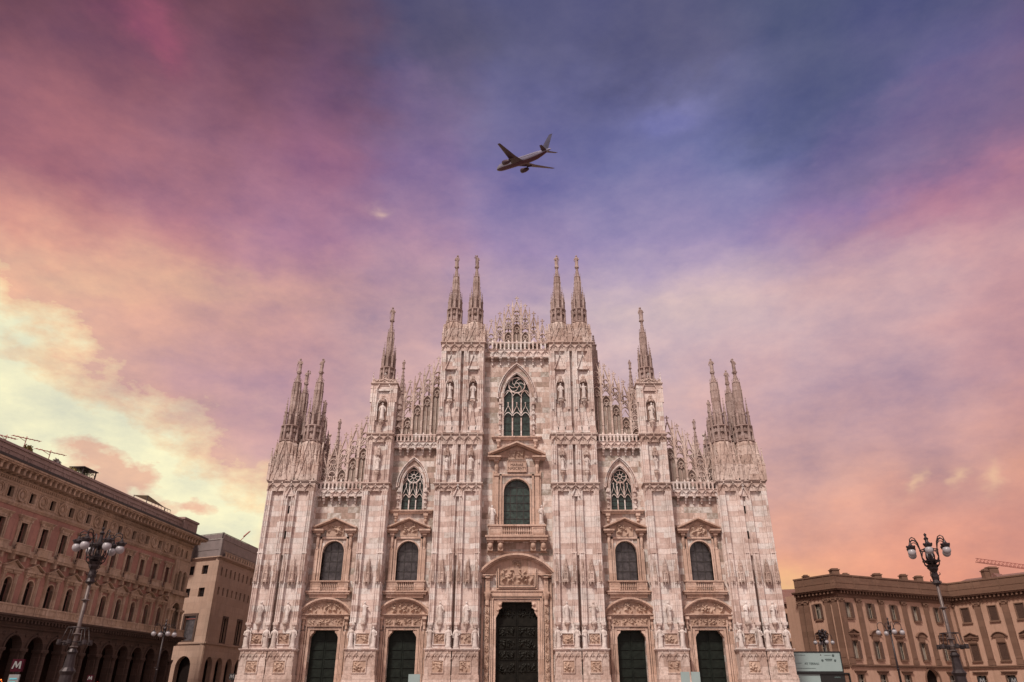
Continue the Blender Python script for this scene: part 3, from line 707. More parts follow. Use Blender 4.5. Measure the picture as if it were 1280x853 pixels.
mb = MB(); mb.box(-1.35, 1.35, -.35, 0, 28.75, 30.35); frame_rect(mb, -1.25, 1.25, 28.85, 30.25, .1, -.43, -.35); mb.build('inscription_tablet', TRIM, w)
def text_mesh(body, size, mat, parent, loc, name='lettering', extr=.015, rot=(R(90), 0, 0), shear=0):
    cu = bpy.data.curves.new(name, 'FONT'); cu.body = body; cu.size = size; cu.extrude = extr; cu.align_x = 'CENTER'; cu.align_y = 'CENTER'; cu.shear = shear; cu.space_line = .95
    tmp = bpy.data.objects.new('tmp', cu); COL.objects.link(tmp); dg = bpy.context.evaluated_depsgraph_get(); dg.update()
    me = bpy.data.meshes.new_from_object(tmp.evaluated_get(dg)); bpy.data.objects.remove(tmp); bpy.data.curves.remove(cu)
    me.materials.clear(); me.materials.append(mat)
    o = bpy.data.objects.new(name, me); COL.objects.link(o); o.parent = parent; o.location = loc; o.rotation_euler = rot; return o
text_mesh('MARIAE\nNASCENTI', .52, SLIT, w, (0, -.365, 29.52))
# balcony
mb = MB(); mb.box(-4.15, 4.15, -1.5, 0, 19.75, 19.98); mb.box(-4.0, 4.0, -1.35, 0, 19.4, 19.75)
mb.box(-3.75, -1.95, -1.2, 0, 19.98, 21.2); mb.box(1.95, 3.75, -1.2, 0, 19.98, 21.2); mb.box(-1.95, 1.95, -1.2, 0, 19.98, 20.12)
mb.box(-3.9, 3.9, -1.32, 0, 21.2, 21.4)
for s in (-1, 1): frame_rect(mb, *sorted((s * 2.15, s * 3.55)), 20.25, 20.95, .06, -1.26, -1.2)
baluster_row(mb, -1.95, 1.95, 20.12, 21.2, -1.1, 16, .1)
mb.build('balcony', TRIM, w)
mb = MB()
for x in (-3.5, -2.15, 2.15, 3.5):
    mb.prism([(-.35 + x, 18.1), (.35 + x, 18.1), (.35 + x, 19.4), (-.35 + x, 19.4)], -.9, 0); mb.ball((x, -.9, 18.75), .34, 8, 6, 1, .8, 1.4); mb.box(x - .42, x + .42, -1.15, 0, 19.15, 19.4)
mb.box(-4.0, 4.0, -.2, 0, 17.95, 18.1)
mb.build('balcony_bracket', TRIM, w)
for x in (-3.3, 3.3): statue(w, x, -.8, 21.45, 2.5)

# ---- buttresses ----------------------------------------------------------------------
def shaft(mb, a, b, z0, z1, yf):
    """one pier face: side piers with colonnettes and a sunk panel"""
    w = b - a; pw = w * .24
    for x0, x1 in ((a, a + pw), (b - pw, b)):
        mb.box(x0, x1, yf, yf + .7, z0, z1)
        for q, r in ((.14, .10), (.5, .05), (.86, .10)):
            x = x0 + (x1 - x0) * q; mb.lathe(x, yf - .03, [(r, z0), (r, z1)], 6, cap=False)
    mb.box(a + pw, b - pw, yf + .32, yf + .7, z0, z1)
    for x in (a + pw + .07, b - pw - .07): mb.lathe(x, yf + .24, [(.08, z0), (.08, z1)], 6, cap=False)
def buttress(x0, x1, ns, ztop, kind):
    B = empty('buttress', (0, 0, 0), 0, CATH)
    yf = -1.8; gap = .42 if ns == 2 else 0
    w = (x1 - x0 - gap) / ns; spans = [(x0 + i * (w + gap), x0 + i * (w + gap) + w) for i in range(ns)]
    outer = 1 if (x0 + x1) > 0 else -1
    mb = MB(); mb.box(x0 + .1, x1 - .1, yf + .68, .9, 6.1, ztop)
    if kind == 3: mb.box(x0 + .1, x1 - .1, .9, 5.6, 1.0, ztop)
    segs = {1: [(9.2, 25.75), (26.9, 32.3), (33.9, 46.6)], 2: [(9.2, 25.75), (26.9, 32.6), (33.9, 41.0)], 3: [(9.2, 25.75)]}[kind]
    for a, b in spans:
        for z0, z1 in segs: shaft(mb, a, b, z0, z1, yf)
        # offsets that break the long lines
        for z in (13.9, 17.6, 21.5):
            pw = w * .24
            if z != 21.5: mb.box(a - .05, a + pw + .03, yf - .1, yf, z, z + .16); mb.box(b - pw - .03, b + .05, yf - .1, yf, z, z + .16)
    # side faces of the pier
    sides = [x0, x1]
    for x in sides:
        for y in (-1.1, -.55, -.05): mb.lathe(x, y, [(.1, 6.1), (.1, ztop)], 6, cap=False)
    if kind == 3:
        xo = x0 if outer < 0 else x1
        for y in (1.0, 2.0, 3.0, 4.0, 5.0): mb.lathe(xo - outer * .05, y, [(.12, 6.1), (.12, ztop)], 6, cap=False)
    if ns == 2:
        gx = (spans[0][1] + spans[1][0]) / 2
        mb.box(gx - .3, gx + .3, yf + .3, yf + .7, 17.4, 25.7)
        for x in (gx - .24, gx + .24): mb.lathe(x, yf + .1, [(.08, 6.2), (.08, 17)], 6, cap=False); mb.lathe(x, yf + .18, [(.08, 17), (.08, min(ztop, 46.6))], 6, cap=False)
        gablet(mb, gx, .9, 25.0, 26.2, yf)
        if kind == 3:
            pass
    mb.build('pier', MARB, B)
    if ns == 2:
        sl_ = MB(); sl_.box(gx - .08, gx + .08, yf + .28, yf + .3, 6.3, 15.6); sl_.build('slit_opening', SLIT, B)
        for z in ((19.5, 22.8) if kind == 3 else ()): sl_ = MB(); sl_.box(gx - .1, gx + .1, yf + .27, yf + .29, z, z + 1.0); sl_.build('slit_opening', DARKG, B)
    # carved bands
    mb = MB(); bands = {1: [(25.75, 26.9), (32.3, 33.9), (46.6, 48.1)], 2: [(25.75, 26.9), (32.6, 33.9), (41.0, 41.5)], 3: [(25.75, 27.2)]}[kind]
    for z0, z1 in bands:
        mb = MB(); mb.box(x0 - .04, x1 + .04, yf - .02, .2, z0, z1)
        if kind == 3: mb.box(x0 - .04, x1 + .04, .2, 5.6, z0, z1)
        if z1 - z0 > .8: archband(mb, x0 + .02, x1 - .02, z0 + .02, z1 - .5, yf - .04, 3 if ns == 1 else 5)
        cornice(mb, x0 - .04, x1 + .04, yf - .02, z1 - .28, z1, .2, 2, .2)
        if kind == 3: cornice(mb, x0 - .04, x1 + .04, yf - .02, z1 - .28, z1, .16, 2, 5.6)
        mb.build('carved_band', CARV, B)
    # statues low on the shaft, their brackets and canopies
    mb = MB(); cans = MB()
    for a, b in spans:
        c = (a + b) / 2
        bracket(mb, c, yf + .05, 8.2, 9.2, .38); canopy(cans, c, yf + .05, 14.0, 3.3, .42)
        for x in (a + w * .1, b - w * .1): canopy(cans, x, yf - .05, 14.1, 3.1, .26)
    for sx in (x0, x1): canopy(cans, sx, -.9, 14.1, 3.1, .26)
    mb.build('statue_bracket', CARV, B); cans.build('canopy', CARV, B)
    for a, b in spans:
        c = (a + b) / 2; statue(B, c, yf - .0, 9.2, 2.35)
        # framed relief between two caryatids
        fr = MB(); frame_rect(fr, a + w * .27, b - w * .27, 6.75, 7.95, .1, yf + .02, yf + .3); fr.box(a + w * .2, b - w * .2, yf + .16, yf + .7, 6.1, 9.2)
        fr.build('relief_frame', MARB, B)
        relief(B, a + w * .27, b - w * .27, 6.75, 7.95, yf + .15, 1.6)
        for x in (a + w * .10, b - w * .10):
            cap = MB(); cap.box(x - .32, x + .32, yf - .3, yf + .4, 8.95, 9.25); cap.lathe(x, yf, [(.2, 8.6), (.38, 8.95)], 8); cap.box(x - .26, x + .26, yf + .1, yf + .7, 6.1, 8.95); cap.build('capital', MARB, B)
            statue(B, x, yf - .08, 6.2, 2.45)
    for sx in (x0 + .1, x1 - .1): statue(B, sx, -.8, 6.2, 2.45, math.pi / 2 * (1 if sx > (x0 + x1) / 2 else -1))
    # pedestal
    for a, b in spans:
        aa = a - .14; bb = b + .14; y = -2.15
        if ns == 2: (aa, bb) = (a - .14, b + .14) if a == spans[0][0] else (a - .14, b + .14)
        ped = MB()
        ped.box(aa, bb, y, 0, 3.3, 5.95)
        ped.box(aa - .12, bb + .12 if False else bb, y - .12, 0, 2.95, 3.3) if False else ped.box(aa - .1, bb + .1, y - .1, 0, 3.0, 3.3)
        for k in range(4): e = .14 + k * .14; ped.box(aa - e * (1 if a == spans[0][0] else .2), bb + e * (1 if b == spans[-1][1] else .2), y - e, 0, 2.4 - k * .5, 3.0 - k * .5)
        archband(ped, aa + .05, bb - .05, 5.0, 5.6, y, 4, .1)
        cw = (bb - aa) * .29
        frame_rect(ped, aa + cw, bb - cw, 3.55, 4.85, .1, y - .1, y)
        ped.build('pedestal', CARV, B)
        relief(B, aa + cw, bb - cw, 3.55, 4.85, y - .02, 1.4)
    top = MB(); cornice(top, x0 - .14, x1 + .14, -2.15, 5.95, 6.2, .2, 3)
    if kind == 3: top.box(*( (x0 - .3, x1 + .1) if outer < 0 else (x0 - .1, x1 + .3)), 0.01, 5.8, 1.0, 6.2)
    top.build('pedestal_cornice', MARB, B)
    # upper registers
    up = MB(); cn = MB()
    if kind in (1, 2):
        for a, b in spans:
            c = (a + b) / 2
            bracket(cn, c, yf + .05, 27.2, 28.5, .36); statue(B, c, yf, 28.6, 2.0); canopy(cn, c, yf + .05, 30.7, 1.5, .38)
    if kind == 1:
        for a, b in spans:
            c = (a + b) / 2
            for q, zz in ((.17, 37.2), (.5, 38.0), (.83, 37.2)): gablet(up, a + w * q, w * .34, 34.0, zz, yf, .14)
            bracket(cn, c, yf + .05, 37.6, 38.9, .42)
            cn.box(c - .35, c + .35, yf - .28, yf + .1, 38.6, 38.9)
            strip(up, [(c + .62, 38.9)] + pointed(c, .62, 41.0, 42.2, 5) + [(c - .62, 38.9)], .12, yf - .12, yf + .2)
            canopy(cn, c, yf + .0, 41.6, 1.3, .36); statue(B, c, yf - .02, 39.0, 2.3)
            gablet(up, c, w * .52, 43.6, 45.9, yf)
            for q in (.12, .88): pinnacle(up, a + w * q, yf - .1, 37.4, 42.6, .12)
            for q in (.12, .88): pinnacle(up, a + w * q, yf - .1, 29.6, 33.2, .1, False)
        for x in (x0, x1):
            for z in (34, 42.8): pinnacle(up, x, -.9, z, z + 4.2, .14)
        dk = [((a + b) / 2, 38.95, 41.0, 42.1, .58) for a, b in spans]
    elif kind == 2:
        a, b = spans[0]; c = (a + b) / 2
        bracket(cn, c, yf + .05, 34.4, 35.7, .42)
        strip(up, [(c + .72, 35.8)] + pointed(c, .72, 38.0, 39.2, 5) + [(c - .72, 35.8)], .14, yf - .12, yf + .2)
        canopy(cn, c, yf + .0, 38.6, 1.2, .4); statue(B, c, yf - .02, 35.8, 2.5)
        for q in (.0, 1.0): pinnacle(up, a + w * q, yf + .1, 38.5, 43.2, .17)
        for q in (.0, 1.0): pinnacle(up, a + w * q, -.1, 38.5, 43.0, .17)
        gablet(up, c, w * .62, 40.3, 42.6, yf + .2)
        dk = [(c, 35.8, 38.0, 39.1, .66)]
    else: dk = []
    if up.v: up.build('gable_tracery', MARB, B)
    if cn.v: cn.build('upper_canopy', CARV, B)
    for (c, z0, zs, zt, hw) in dk:
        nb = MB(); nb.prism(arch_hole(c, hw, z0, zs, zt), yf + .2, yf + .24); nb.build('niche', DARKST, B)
    return B
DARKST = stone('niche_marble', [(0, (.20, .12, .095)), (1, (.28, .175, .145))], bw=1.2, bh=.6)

def spire(cx, cy, wb, wm, zs):
    z0, z1, z2, z3, z4, z5, zt = zs; S = empty('spire', (cx, cy, 0), 0, CATH)
    r = wm / 2; h = z1 - z0; mb = MB()
    # flaring base with steep gablets and corner pinnacles
    mb.lathe(0, 0, [(wb * .60, z0), (wb * .55, z0 + h * .45), (r * 1.15, z1 - h * .08), (r * .98, z1)], 8, math.pi / 8)
    for k in range(4):
        M = Matrix.Rotation(math.pi / 2 * k, 4, 'Z'); q = MB()
        gablet(q, 0, wb * .52, z0 + .1, z0 + h * .62, -wb * .50, .2, False)
        for s in (-1, 1): gablet(q, s * wb * .30, wb * .34, z0, z0 + h * .5, -wb * .46, .2, False)
        gablet(q, 0, wb * .40, z0 + h * .45, z1 - .1, -r * 1.2, .2, False)
        pinnacle(q, wb * .5, -wb * .5, z0, z0 + h * .78, wb * .055)
        pinnacle(q, wb * .33, -wb * .40, z0 + h * .3, z0 + h * 1.02, wb * .05)
        for s in (-1, 1):
            canopy(q, s * wb * .17, -wb * .52, z0 + h * .30, h * .42, wb * .06); canopy(q, s * wb * .40, -wb * .47, z0 + h * .22, h * .36, wb * .05)
            pinnacle(q, s * wb * .22, -wb * .45, z0 + h * .15, z0 + h * .92, wb * .04)
            for k3 in range(5): q.ball((s * wb * (.5 - .03 * k3), -wb * (.5 - .03 * k3), z0 + h * (.1 + .16 * k3)), wb * .035, 5, 4)
        canopy(q, 0, -wb * .50, z0 + h * .12, h * .5, wb * .075); canopy(q, 0, -r * 1.22, z0 + h * .62, h * .34, wb * .06)
        q.box(-wb * .5, wb * .5, -wb * .5, -wb * .4, z0, z0 + h * .05)
        mb.mb(q, M)
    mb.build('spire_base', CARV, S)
    mb = MB(); mb.lathe(0, 0, [(r * .86, z1), (r * .82, z2)], 8, math.pi / 8)
    for k in range(8):
        a = math.pi / 4 * k + math.pi / 8
        mb.lathe(r * .95 * math.cos(a), r * .95 * math.sin(a), [(r * .16, z1), (r * .15, z2)], 6)
        a += math.pi / 8; x, y = r * .84 * math.cos(a), r * .84 * math.sin(a)
        canopy(mb, x, y, z1 + (z2 - z1) * .6, (z2 - z1) * .4, r * .17); bracket(mb, x, y, z1, z1 + .35, r * .17)
    for z in (z1, z2): mb.lathe(0, 0, [(r * .9, z - .22), (r * 1.1, z - .05), (r * 1.1, z + .08), (r * .85, z + .2)], 16)
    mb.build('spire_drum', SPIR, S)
    mb = MB(); mb.lathe(0, 0, [(r * .60, z2), (r * .5, z3), (r * .46, z3 + (z4 - z3) * .2)], 8, math.pi / 8)
    for k in range(8):
        a = math.pi / 4 * k; zz = z3 - (.0 if k % 2 else .7)
        pinnacle(mb, r * .86 * math.cos(a), r * .86 * math.sin(a), z2, zz + .3, r * .12)
        mb.bar((r * .86 * math.cos(a), r * .86 * math.sin(a), z2 + (zz - z2) * .42), (r * .5 * math.cos(a), r * .5 * math.sin(a), z2 + (zz - z2) * .55), .1)
    mb.lathe(0, 0, [(r * .44, z3), (r * .40, z4 - .6), (r * .46, z4 - .5), (r * .30, z4 - .3), (r * .12, z5)], 8, math.pi / 8)
    for k in range(8):
        a = math.pi / 4 * k + math.pi / 8; pinnacle(mb, r * .44 * math.cos(a), r * .44 * math.sin(a), z3 - .1, z4 + .1, r * .075, False)
        for q in (.2, .4, .6, .8): rr = r * .28 * (1 - q * .6); mb.ball((rr * math.cos(a), rr * math.sin(a), z4 - .3 + (z5 - z4 + .3) * q), .07, 5, 3)
    mb.lathe(0, 0, [(.1, z5 - .3), (r * .24, z5 - .12), (r * .24, z5)], 8)
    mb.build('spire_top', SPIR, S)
    o = statue(S, 0, 0, z5, zt - z5); o.data = STSP[SR.randrange(len(STSP))]
    return S
STSP = []
for o in STAT[:3]:
    m = o.data.copy(); m.materials[0] = SPIR; STSP.append(m)

for s in (-1, 1):
    buttress(*sorted((s * 4.85, s * 11.05)), 2, 48.1, 1)
    buttress(*sorted((s * 17.35, s * 20.8)), 1, 41.5, 2)
    buttress(*sorted((s * 27.3, s * 33.6)), 2, 27.2, 3)
    spire(s * 6.32, -.35, 2.9, 2.25, (48.1, 51.8, 54.0, 57.6, 60.6, 61.9, 64.1))
    spire(s * 9.52, -.35, 2.9, 2.25, (48.1, 51.8, 54.0, 57.6, 60.6, 61.9, 64.1))
    spire(s * 19.05, -.35, 3.0, 2.15, (41.5, 42.3, 44.2, 48.2, 50.8, 52.3, 54.6))
    spire(s * 28.86, -.33, 3.16, 2.5, (27.2, 33.0, 35.2, 39.2, 42.6, 43.7, 45.9))
    spire(s * 32.12, -.35, 3.18, 2.5, (27.2, 33.0, 35.2, 39.2, 42.6, 43.7, 45.9))
    spire(s * 32.2, 3.9, 3.2, 2.5, (27.2, 33.0, 35.2, 39.2, 42.6, 43.7, 45.9))
    spire(s * 28.9, 3.9, 3.2, 2.5, (27.2, 32.4, 33.9, 36.2, 38.2, 39.2, 41.0))

# ---- balustrades on corbels and openwork gables over the bays ---------------------------
def parapet(x0, x1, z0, z1, n):
    P = empty('parapet', (0, 0, 0), 0, CATH); h = z1 - z0; zc = z0 + h * .28; zb = z0 + h * .66
    mb = MB(); nc = n; w = (x1 - x0) / nc
    for i in range(nc + 1):
        x = x0 + w * i; mb.box(x - .16, x + .16, -.75, 0, zc - .12, zc + .1); mb.box(x - .13, x + .13, -.5, 0, zc - .45, zc - .12); mb.box(x - .1, x + .1, -.25, 0, z0, zc - .45)
    mb.build('corbel_row', MARB, P)
    mb = MB(); mb.box(x0 - .0, x1 + .0, -.72, 0, zc + .1, zb); archband(mb, x0, x1, zc + .12, zb - .3, -.72, nc, .12); cornice(mb, x0, x1, -.72, zb - .12, zb, .12, 2)
    mb.build('arch_band', MARB, P)
    mb = MB(); k = nc * 2
    for i in range(k + 1):
        x = x0 + (x1 - x0) * i / k; mb.box(x - .11, x + .11, -.78, -.55, zb, z1 - .02)
        if i < k: strip(mb, pointed(x + (x1 - x0) / k / 2, (x1 - x0) / k / 2 - .1, z1 - .55, z1 - .2, 3), .1, -.75, -.6)
        if i % 2 == 0: mb.box(x - .13, x + .13, -.8, -.54, z1 - .02, z1 + .3, .08)
    mb.box(x0, x1, -.8, -.52, z1 - .16, z1)
    mb.build('balustrade', MARB, P)
parapet(-4.85, 4.85, 45.0, 48.6, 8)
for s in (-1, 1):
    parapet(*sorted((s * 11.1, s * 17.35)), 31.2, 34.1, 6)
    parapet(*sorted((s * 20.85, s * 27.3)), 24.4, 27.3, 6)
def gable_unit(mb, fill, cx, w, zb, zt, y=-.15, filz=None):
    """one steep openwork gable between pinnacled shafts; tip of the cross at zt"""
    d = .34; zg = zt - 2.6; cxl, cxr = cx - w / 2, cx + w / 2
    # gable
    strip(mb, [(cxl + .22, zg), (cx, zt - .95), (cxr - .22, zg)][::-1], .24, y - d / 2, y + d / 2)
    for s in (-1, 1):
        for q in (.25, .5, .75): mb.ball((cx + s * (w / 2 - .02) * (1 - q), y, zg + (zt - .75 - zg) * q + .1), .085, 5, 3)
    mb.box(cx - .055, cx + .055, y - .055, y + .055, zt - .8, zt); mb.box(cx - .24, cx + .24, y - .06, y + .06, zt - .32, zt - .18); mb.ball((cx, y, zt - .0), .1, 6, 4); mb.ball((cx, y, zt - .6), .13, 6, 4)
    for s in (-1, 1): mb.ball((cx + s * .24, y, zt - .25), .09, 5, 4)
    # tracery tiers: pointed trefoil heads and quatrefoils
    z = zg; k = 0
    r = w * .5 - .13
    while z - 1.35 > (filz if filz else zb) and k < 3:
        n = 12; c = [(cx + r * .78 * math.cos(-2 * math.pi * i / n), z - .35 + r * .78 * math.sin(-2 * math.pi * i / n)) for i in range(n)]
        strip(mb, c, -.12, y - d / 2, y + d / 2, close=True)
        for a in range(4): mb.ball((cx + r * .66 * math.cos(a * math.pi / 2 + .785), y, z - .35 + r * .66 * math.sin(a * math.pi / 2 + .785)), .13, 5, 3)
        strip(mb, pointed(cx, r - .04, z - 1.75, z - .75, 4), .15, y - d / 2, y + d / 2)
        z -= 1.75; k += 1
        strip(mb, [(cxl + .1, z - .2), (cx, z + .75), (cxr - .1, z - .2)][::-1], .08, y - d / 2, y + d / 2)
    strip(mb, pointed(cx, r, z - .6, z + .1, 4), .1, y - d / 2, y + d / 2)
    if filz:
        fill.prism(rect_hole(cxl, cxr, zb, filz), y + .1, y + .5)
        mb.box(cx - .05, cx + .05, y - .1, y + .1, zb, filz - 1.2)
        for s in (-1, 1): strip(mb, pointed(cx + s * r / 2, r / 2 - .02, filz - 1.9, filz - 1.35, 3), .07, y - .1, y + .1)
        zq = filz - .95; cq = [(cx + .24 * math.cos(-math.pi * i / 5), zq + .24 * math.sin(-math.pi * i / 5)) for i in range(10)]; strip(mb, cq, -.07, y - .1, y + .1, close=True)
        strip(mb, pointed(cx, r, filz - 1.0, filz - .1, 4), .1, y - d / 2, y + .12)
        strip(mb, [(cxl + .1, filz), (cx, filz + 1.0), (cxr - .1, filz)][::-1], .1, y - d / 2, y + .12)
def gable_row(xs, tips, w, zb, fills, outer=True):
    if xs[0] > xs[-1]: xs, tips, fills = xs[::-1], tips[::-1], fills[::-1]
    Gp = empty('openwork_gable', (0, 0, 0), 0, CATH); mb = MB(); fl = MB(); sh = MB()
    for x, t, f in zip(xs, tips, fills): gable_unit(mb, fl, x, w, zb, t, filz=f)
    edges = [xs[0] - w / 2] + [(a + b) / 2 for a, b in zip(xs, xs[1:])] + [xs[-1] + w / 2]
    for i, x in enumerate(edges):
        t = max(tips[max(i - 1, 0)], tips[min(i, len(tips) - 1)]) - .55 if 0 < i < len(edges) - 1 else tips[0 if i == 0 else -1] - .7
        sh.box(x - .13, x + .13, -.38, .1, zb, t - 2.0); pinnacle(sh, x, -.13, t - 2.4, t, .12)
        if 0 < i < len(edges) - 1: pinnacle(sh, x + w * .5, 1.15, t - 4.0, t + .1, .1)
        for q in (.3, .6): sh.box(x - .15, x + .15, -.43, .15, zb + (t - 2 - zb) * q, zb + (t - 2 - zb) * q + .12)
    mb.build('gable_tracery', CARV, Gp); sh.build('pinnacle_row', CARV, Gp)
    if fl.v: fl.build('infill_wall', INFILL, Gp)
xs = [-3.9, -2.6, -1.3, 0, 1.3, 2.6, 3.9]
gable_row(xs, [52.7, 54.0, 55.4, 56.7, 55.4, 54.0, 52.7], 1.3, 46.2, [None, 48.9, 50.6, 52.0, 50.6, 48.9, None])
for s in (-1, 1):
    x2 = [s * (11.65 + i * 1.33) for i in range(5)]
    gable_row(x2, [46.4, 45.2, 43.9, 42.6, 41.3][:5], 1.33, 32.0, [41.6, 40.2, 38.8, 36.9, 35.2])
    x3 = [s * (21.5 + i * 1.36) for i in range(5)]
    gable_row(x3, [37.0, 35.8, 34.5, 33.1, 31.8], 1.36, 25.2, [32.3, 30.9, 29.2, None, None])
# slender pinnacles that stand behind the rakes, each with a figure
for s in (-1, 1):
    for (x, y, z0, z1) in ((s * 18.9, 12, 31, 51.4), (s * 28.5, 12, 24, 40.9)):
        S = empty('rear_pinnacle', (x, y, 0), 0, CATH); mb = MB()
        mb.lathe(0, 0, [(.9, z0), (.7, z1 - 6.5), (.85, z1 - 6.3), (.5, z1 - 6), (.1, z1 - 1.5)], 8, .39)
        for k in range(4): a = math.pi / 2 * k + .785; pinnacle(mb, .7 * math.cos(a), .7 * math.sin(a), z1 - 9, z1 - 5, .14)
        for q in range(6):
            for k in range(4): a = math.pi / 2 * k; rr = .48 * (1 - q / 6.5) + .04; mb.ball((rr * math.cos(a), rr * math.sin(a), z1 - 5.7 + q * .7), .1, 5, 3)
        mb.build('pinnacle_shaft', SPIR, S); o = statue(S, 0, 0, z1 - 1.6, 1.6); o.data = STSP[0]
# openwork flying pieces behind the right-hand central pier, catching the light
for s in (1,):
    S = empty('rear_pinnacle', (s * 12.3, 6, 0), 0, CATH); mb = MB()
    mb.box(-.5, .5, -.5, .5, 44, 50.2); pinnacle(mb, 0, 0, 49.5, 53.0, .35); pinnacle(mb, .4, 0, 46, 50.4, .22); mb.build('pinnacle_shaft', SPIR, S)

# ================================================================ arcaded building on the left
def along(C, azd, px, py):
    """distance along a wall from C (heading azd) where photo column px meets it"""
    v = at(px, py, 1.0); r = v.x; d = (math.sin(R(azd)), math.cos(R(azd)))
    return (r * C[1] - C[0]) / (d[0] - r * d[1])
PO = empty('arcaded_building', (-50.9, 115, 0), R(86.4))
tag(PO, 'long reddish brown arcaded building with pedimented windows and round medallions at the left edge', 'building')
NB = 14; BAY = 3.42; S0 = 6.3; END = -(S0 + NB * BAY)
bx = [-(S0 + BAY * k) for k in range(NB)]
DEP = 13
mb = MB()
holes = [arch_hole(x, 1.22, .0, 5.65) for x in reversed(bx)] + [arch_hole(-2.3, 1.3, .0, 5.65)]
for h in holes: h[0] = (h[0][0], .02); h[1] = (h[1][0], .02)
wallpanel(mb, rect_hole(END, 0, 0, 8.3), holes, 0, .9)
mb.box(-.9, 0, .9, DEP, 0, 8.3)
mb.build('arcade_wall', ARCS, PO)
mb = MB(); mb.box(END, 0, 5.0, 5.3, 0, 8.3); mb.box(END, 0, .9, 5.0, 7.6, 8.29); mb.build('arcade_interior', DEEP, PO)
mb = MB()
for x in bx + [-2.3]:
    strip(mb, rounded(x, 1.24, 5.65, 12), .22, -.14, 0)
    mb.box(x - .1, x + .1, -.22, 0, 6.85, 7.25)
for x in [b + BAY / 2 for b in bx] + [END + .2, -.4]:
    mb.box(x - .62, x + .62, -.2, .95, 5.35, 5.65); mb.lathe(x, -.1, [(.36, 0), (.36, .6), (.27, .8), (.25, 5.0), (.36, 5.35)], 10)
    mb.ball((x, -.02, 6.95), .22, 8, 5, 1, .5, 1)
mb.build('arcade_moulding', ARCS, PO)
mb = MB()
cornice(mb, END, .1, -.1, 7.55, 8.0, .25, 2, 0); cornice(mb, END, .3, -.1, 8.0, 8.75, .95, 4, 0)
for i in range(int(-END / .57)): x = -.3 - i * .57; mb.box(x - .11, x + .11, -.85, -.1, 8.05, 8.38)
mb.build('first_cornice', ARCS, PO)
mb = MB()
mb.box(END, .35, -1.02, .1, 8.75, 8.95); mb.box(END, .3, -.92, -.72, 8.95, 9.55); mb.box(END, .35, -1.0, -.64, 9.55, 9.72)
for x in bx + [-2.3]:
    for o in (-.78, .78): mb.box(x + o - .16, x + o + .16, -.98, -.7, 8.95, 9.6)
for x in [b + BAY / 2 for b in bx]: mb.box(x - .5, x + .5, -.96, -.92, 9.02, 9.48)
mb.build('first_balcony', PSTONE, PO)
# upper walls
xw = list(reversed(bx))
mb = MB()
wallpanel(mb, rect_hole(END, -4.6, 8.6, 19.3), [arch_hole(x, .58, 9.72, 11.75) for x in xw] + [rect_hole(x - .5, x + .5, 15.35, 17.85) for x in xw], 0, .6, False)
mb.build('plaster_wall', PLAST, PO)
mb = MB()
wallpanel(mb, rect_hole(END, 0, 19.3, 22.2), [rect_hole(x - .42, x + .42, 19.95, 21.05) for x in xw] + [arch_hole(x, .3, 19.85, 20.75) for x in (-3.0, -1.5)], -.03, .6, False)
wallpanel(mb, rect_hole(-4.6, 0, 8.6, 19.3), [arch_hole(-2.3, 1.15, 9.75, 12.2), arch_hole(-3.05, .55, 15.0, 17.3), arch_hole(-1.55, .55, 15.0, 17.3)], -.25, .6, False)
mb.box(-.6, 0, .6, DEP, 8.3, 22.9); mb.box(END, -.6, DEP - .5, DEP, 0, 22.9); mb.box(END, END + .5, .6, DEP - .5, 0, 22.9); mb.box(END, 0, 0.61, DEP, 22.3, 22.9)
mb.build('stone_wall', PSTONE, PO)
mb = MB()
cornice(mb, END, .0, -.03, 19.2, 19.55, .22, 3, 0)
for x in [b + BAY / 2 for b in bx]:
    for rr, dd in ((.56, .10), (.44, .05)):
        n = 18; c = [(x + rr * math.cos(-2 * math.pi * k / n), 20.5 + rr * 1.05 * math.sin(-2 * math.pi * k / n)) for k in range(n)]
        strip(mb, c, -.13, -.06 - dd * 1.8, 0, close=True)
    mb.ball((x, -.05, 20.5), .3, 8, 6, 1, .5, 1.1)
    mb.box(x - .85, x - .72, -.09, 0, 19.8, 21.2); mb.box(x + .72, x + .85, -.09, 0, 19.8, 21.2)
for x in xw: frame_rect(mb, x - .42, x + .42, 19.95, 21.05, .11, -.1, 0)
for i in range(int(-END / .34)): x = -.2 - i * .34; mb.box(x - .09, x + .09, -.15, 0, 21.62, 21.85)
mb.box(END, .1, -.17, 0, 21.85, 22.0); mb.box(END, .1, -.1, 0, 21.35, 21.5)
mb.build('attic_trim', PSTONE, PO)
mb = MB()
for i in range(int(-END / .86)): x = -.3 - i * .86; mb.prism([(x - .15, 22.1), (x + .15, 22.1), (x + .15, 22.75), (x - .15, 22.75)], -1.2, 0); mb.box(x - .18, x + .18, -1.3, -.1, 22.6, 22.76)
mb.box(END, 1.2, -1.45, 1, 22.76, 22.92); mb.box(END, 1.35, -1.6, 1, 22.92, 23.1)
mb.build('main_cornice', PSTONE, PO)
mb = MB(); mb.box(END, 1.33, -1.64, -1.3, 23.1, 23.38); mb.box(END, 1.3, -1.3, .2, 23.1, 23.3); mb.box(END, .4, .1, .25, 23.32, 23.75); mb.build('gutter', GUTT, PO)
mb = MB(); mb.box(END, -4.2, .3, 1.0, 23.1, 25.05); mb.box(END, -4.2, .15, 1.15, 25.05, 25.3); mb.box(END, -4.2, .22, .3, 24.55, 24.65)
for x in [b + BAY / 2 for b in bx]: frame_rect(mb, x - .22, x + .22, 23.95, 24.45, .05, .22, .3); mb.box(x - .9, x - .8, .2, .3, 23.4, 24.55)
for x in bx: mb.box(x + .3, x + .5, -.05, .3, 23.55, 23.66)
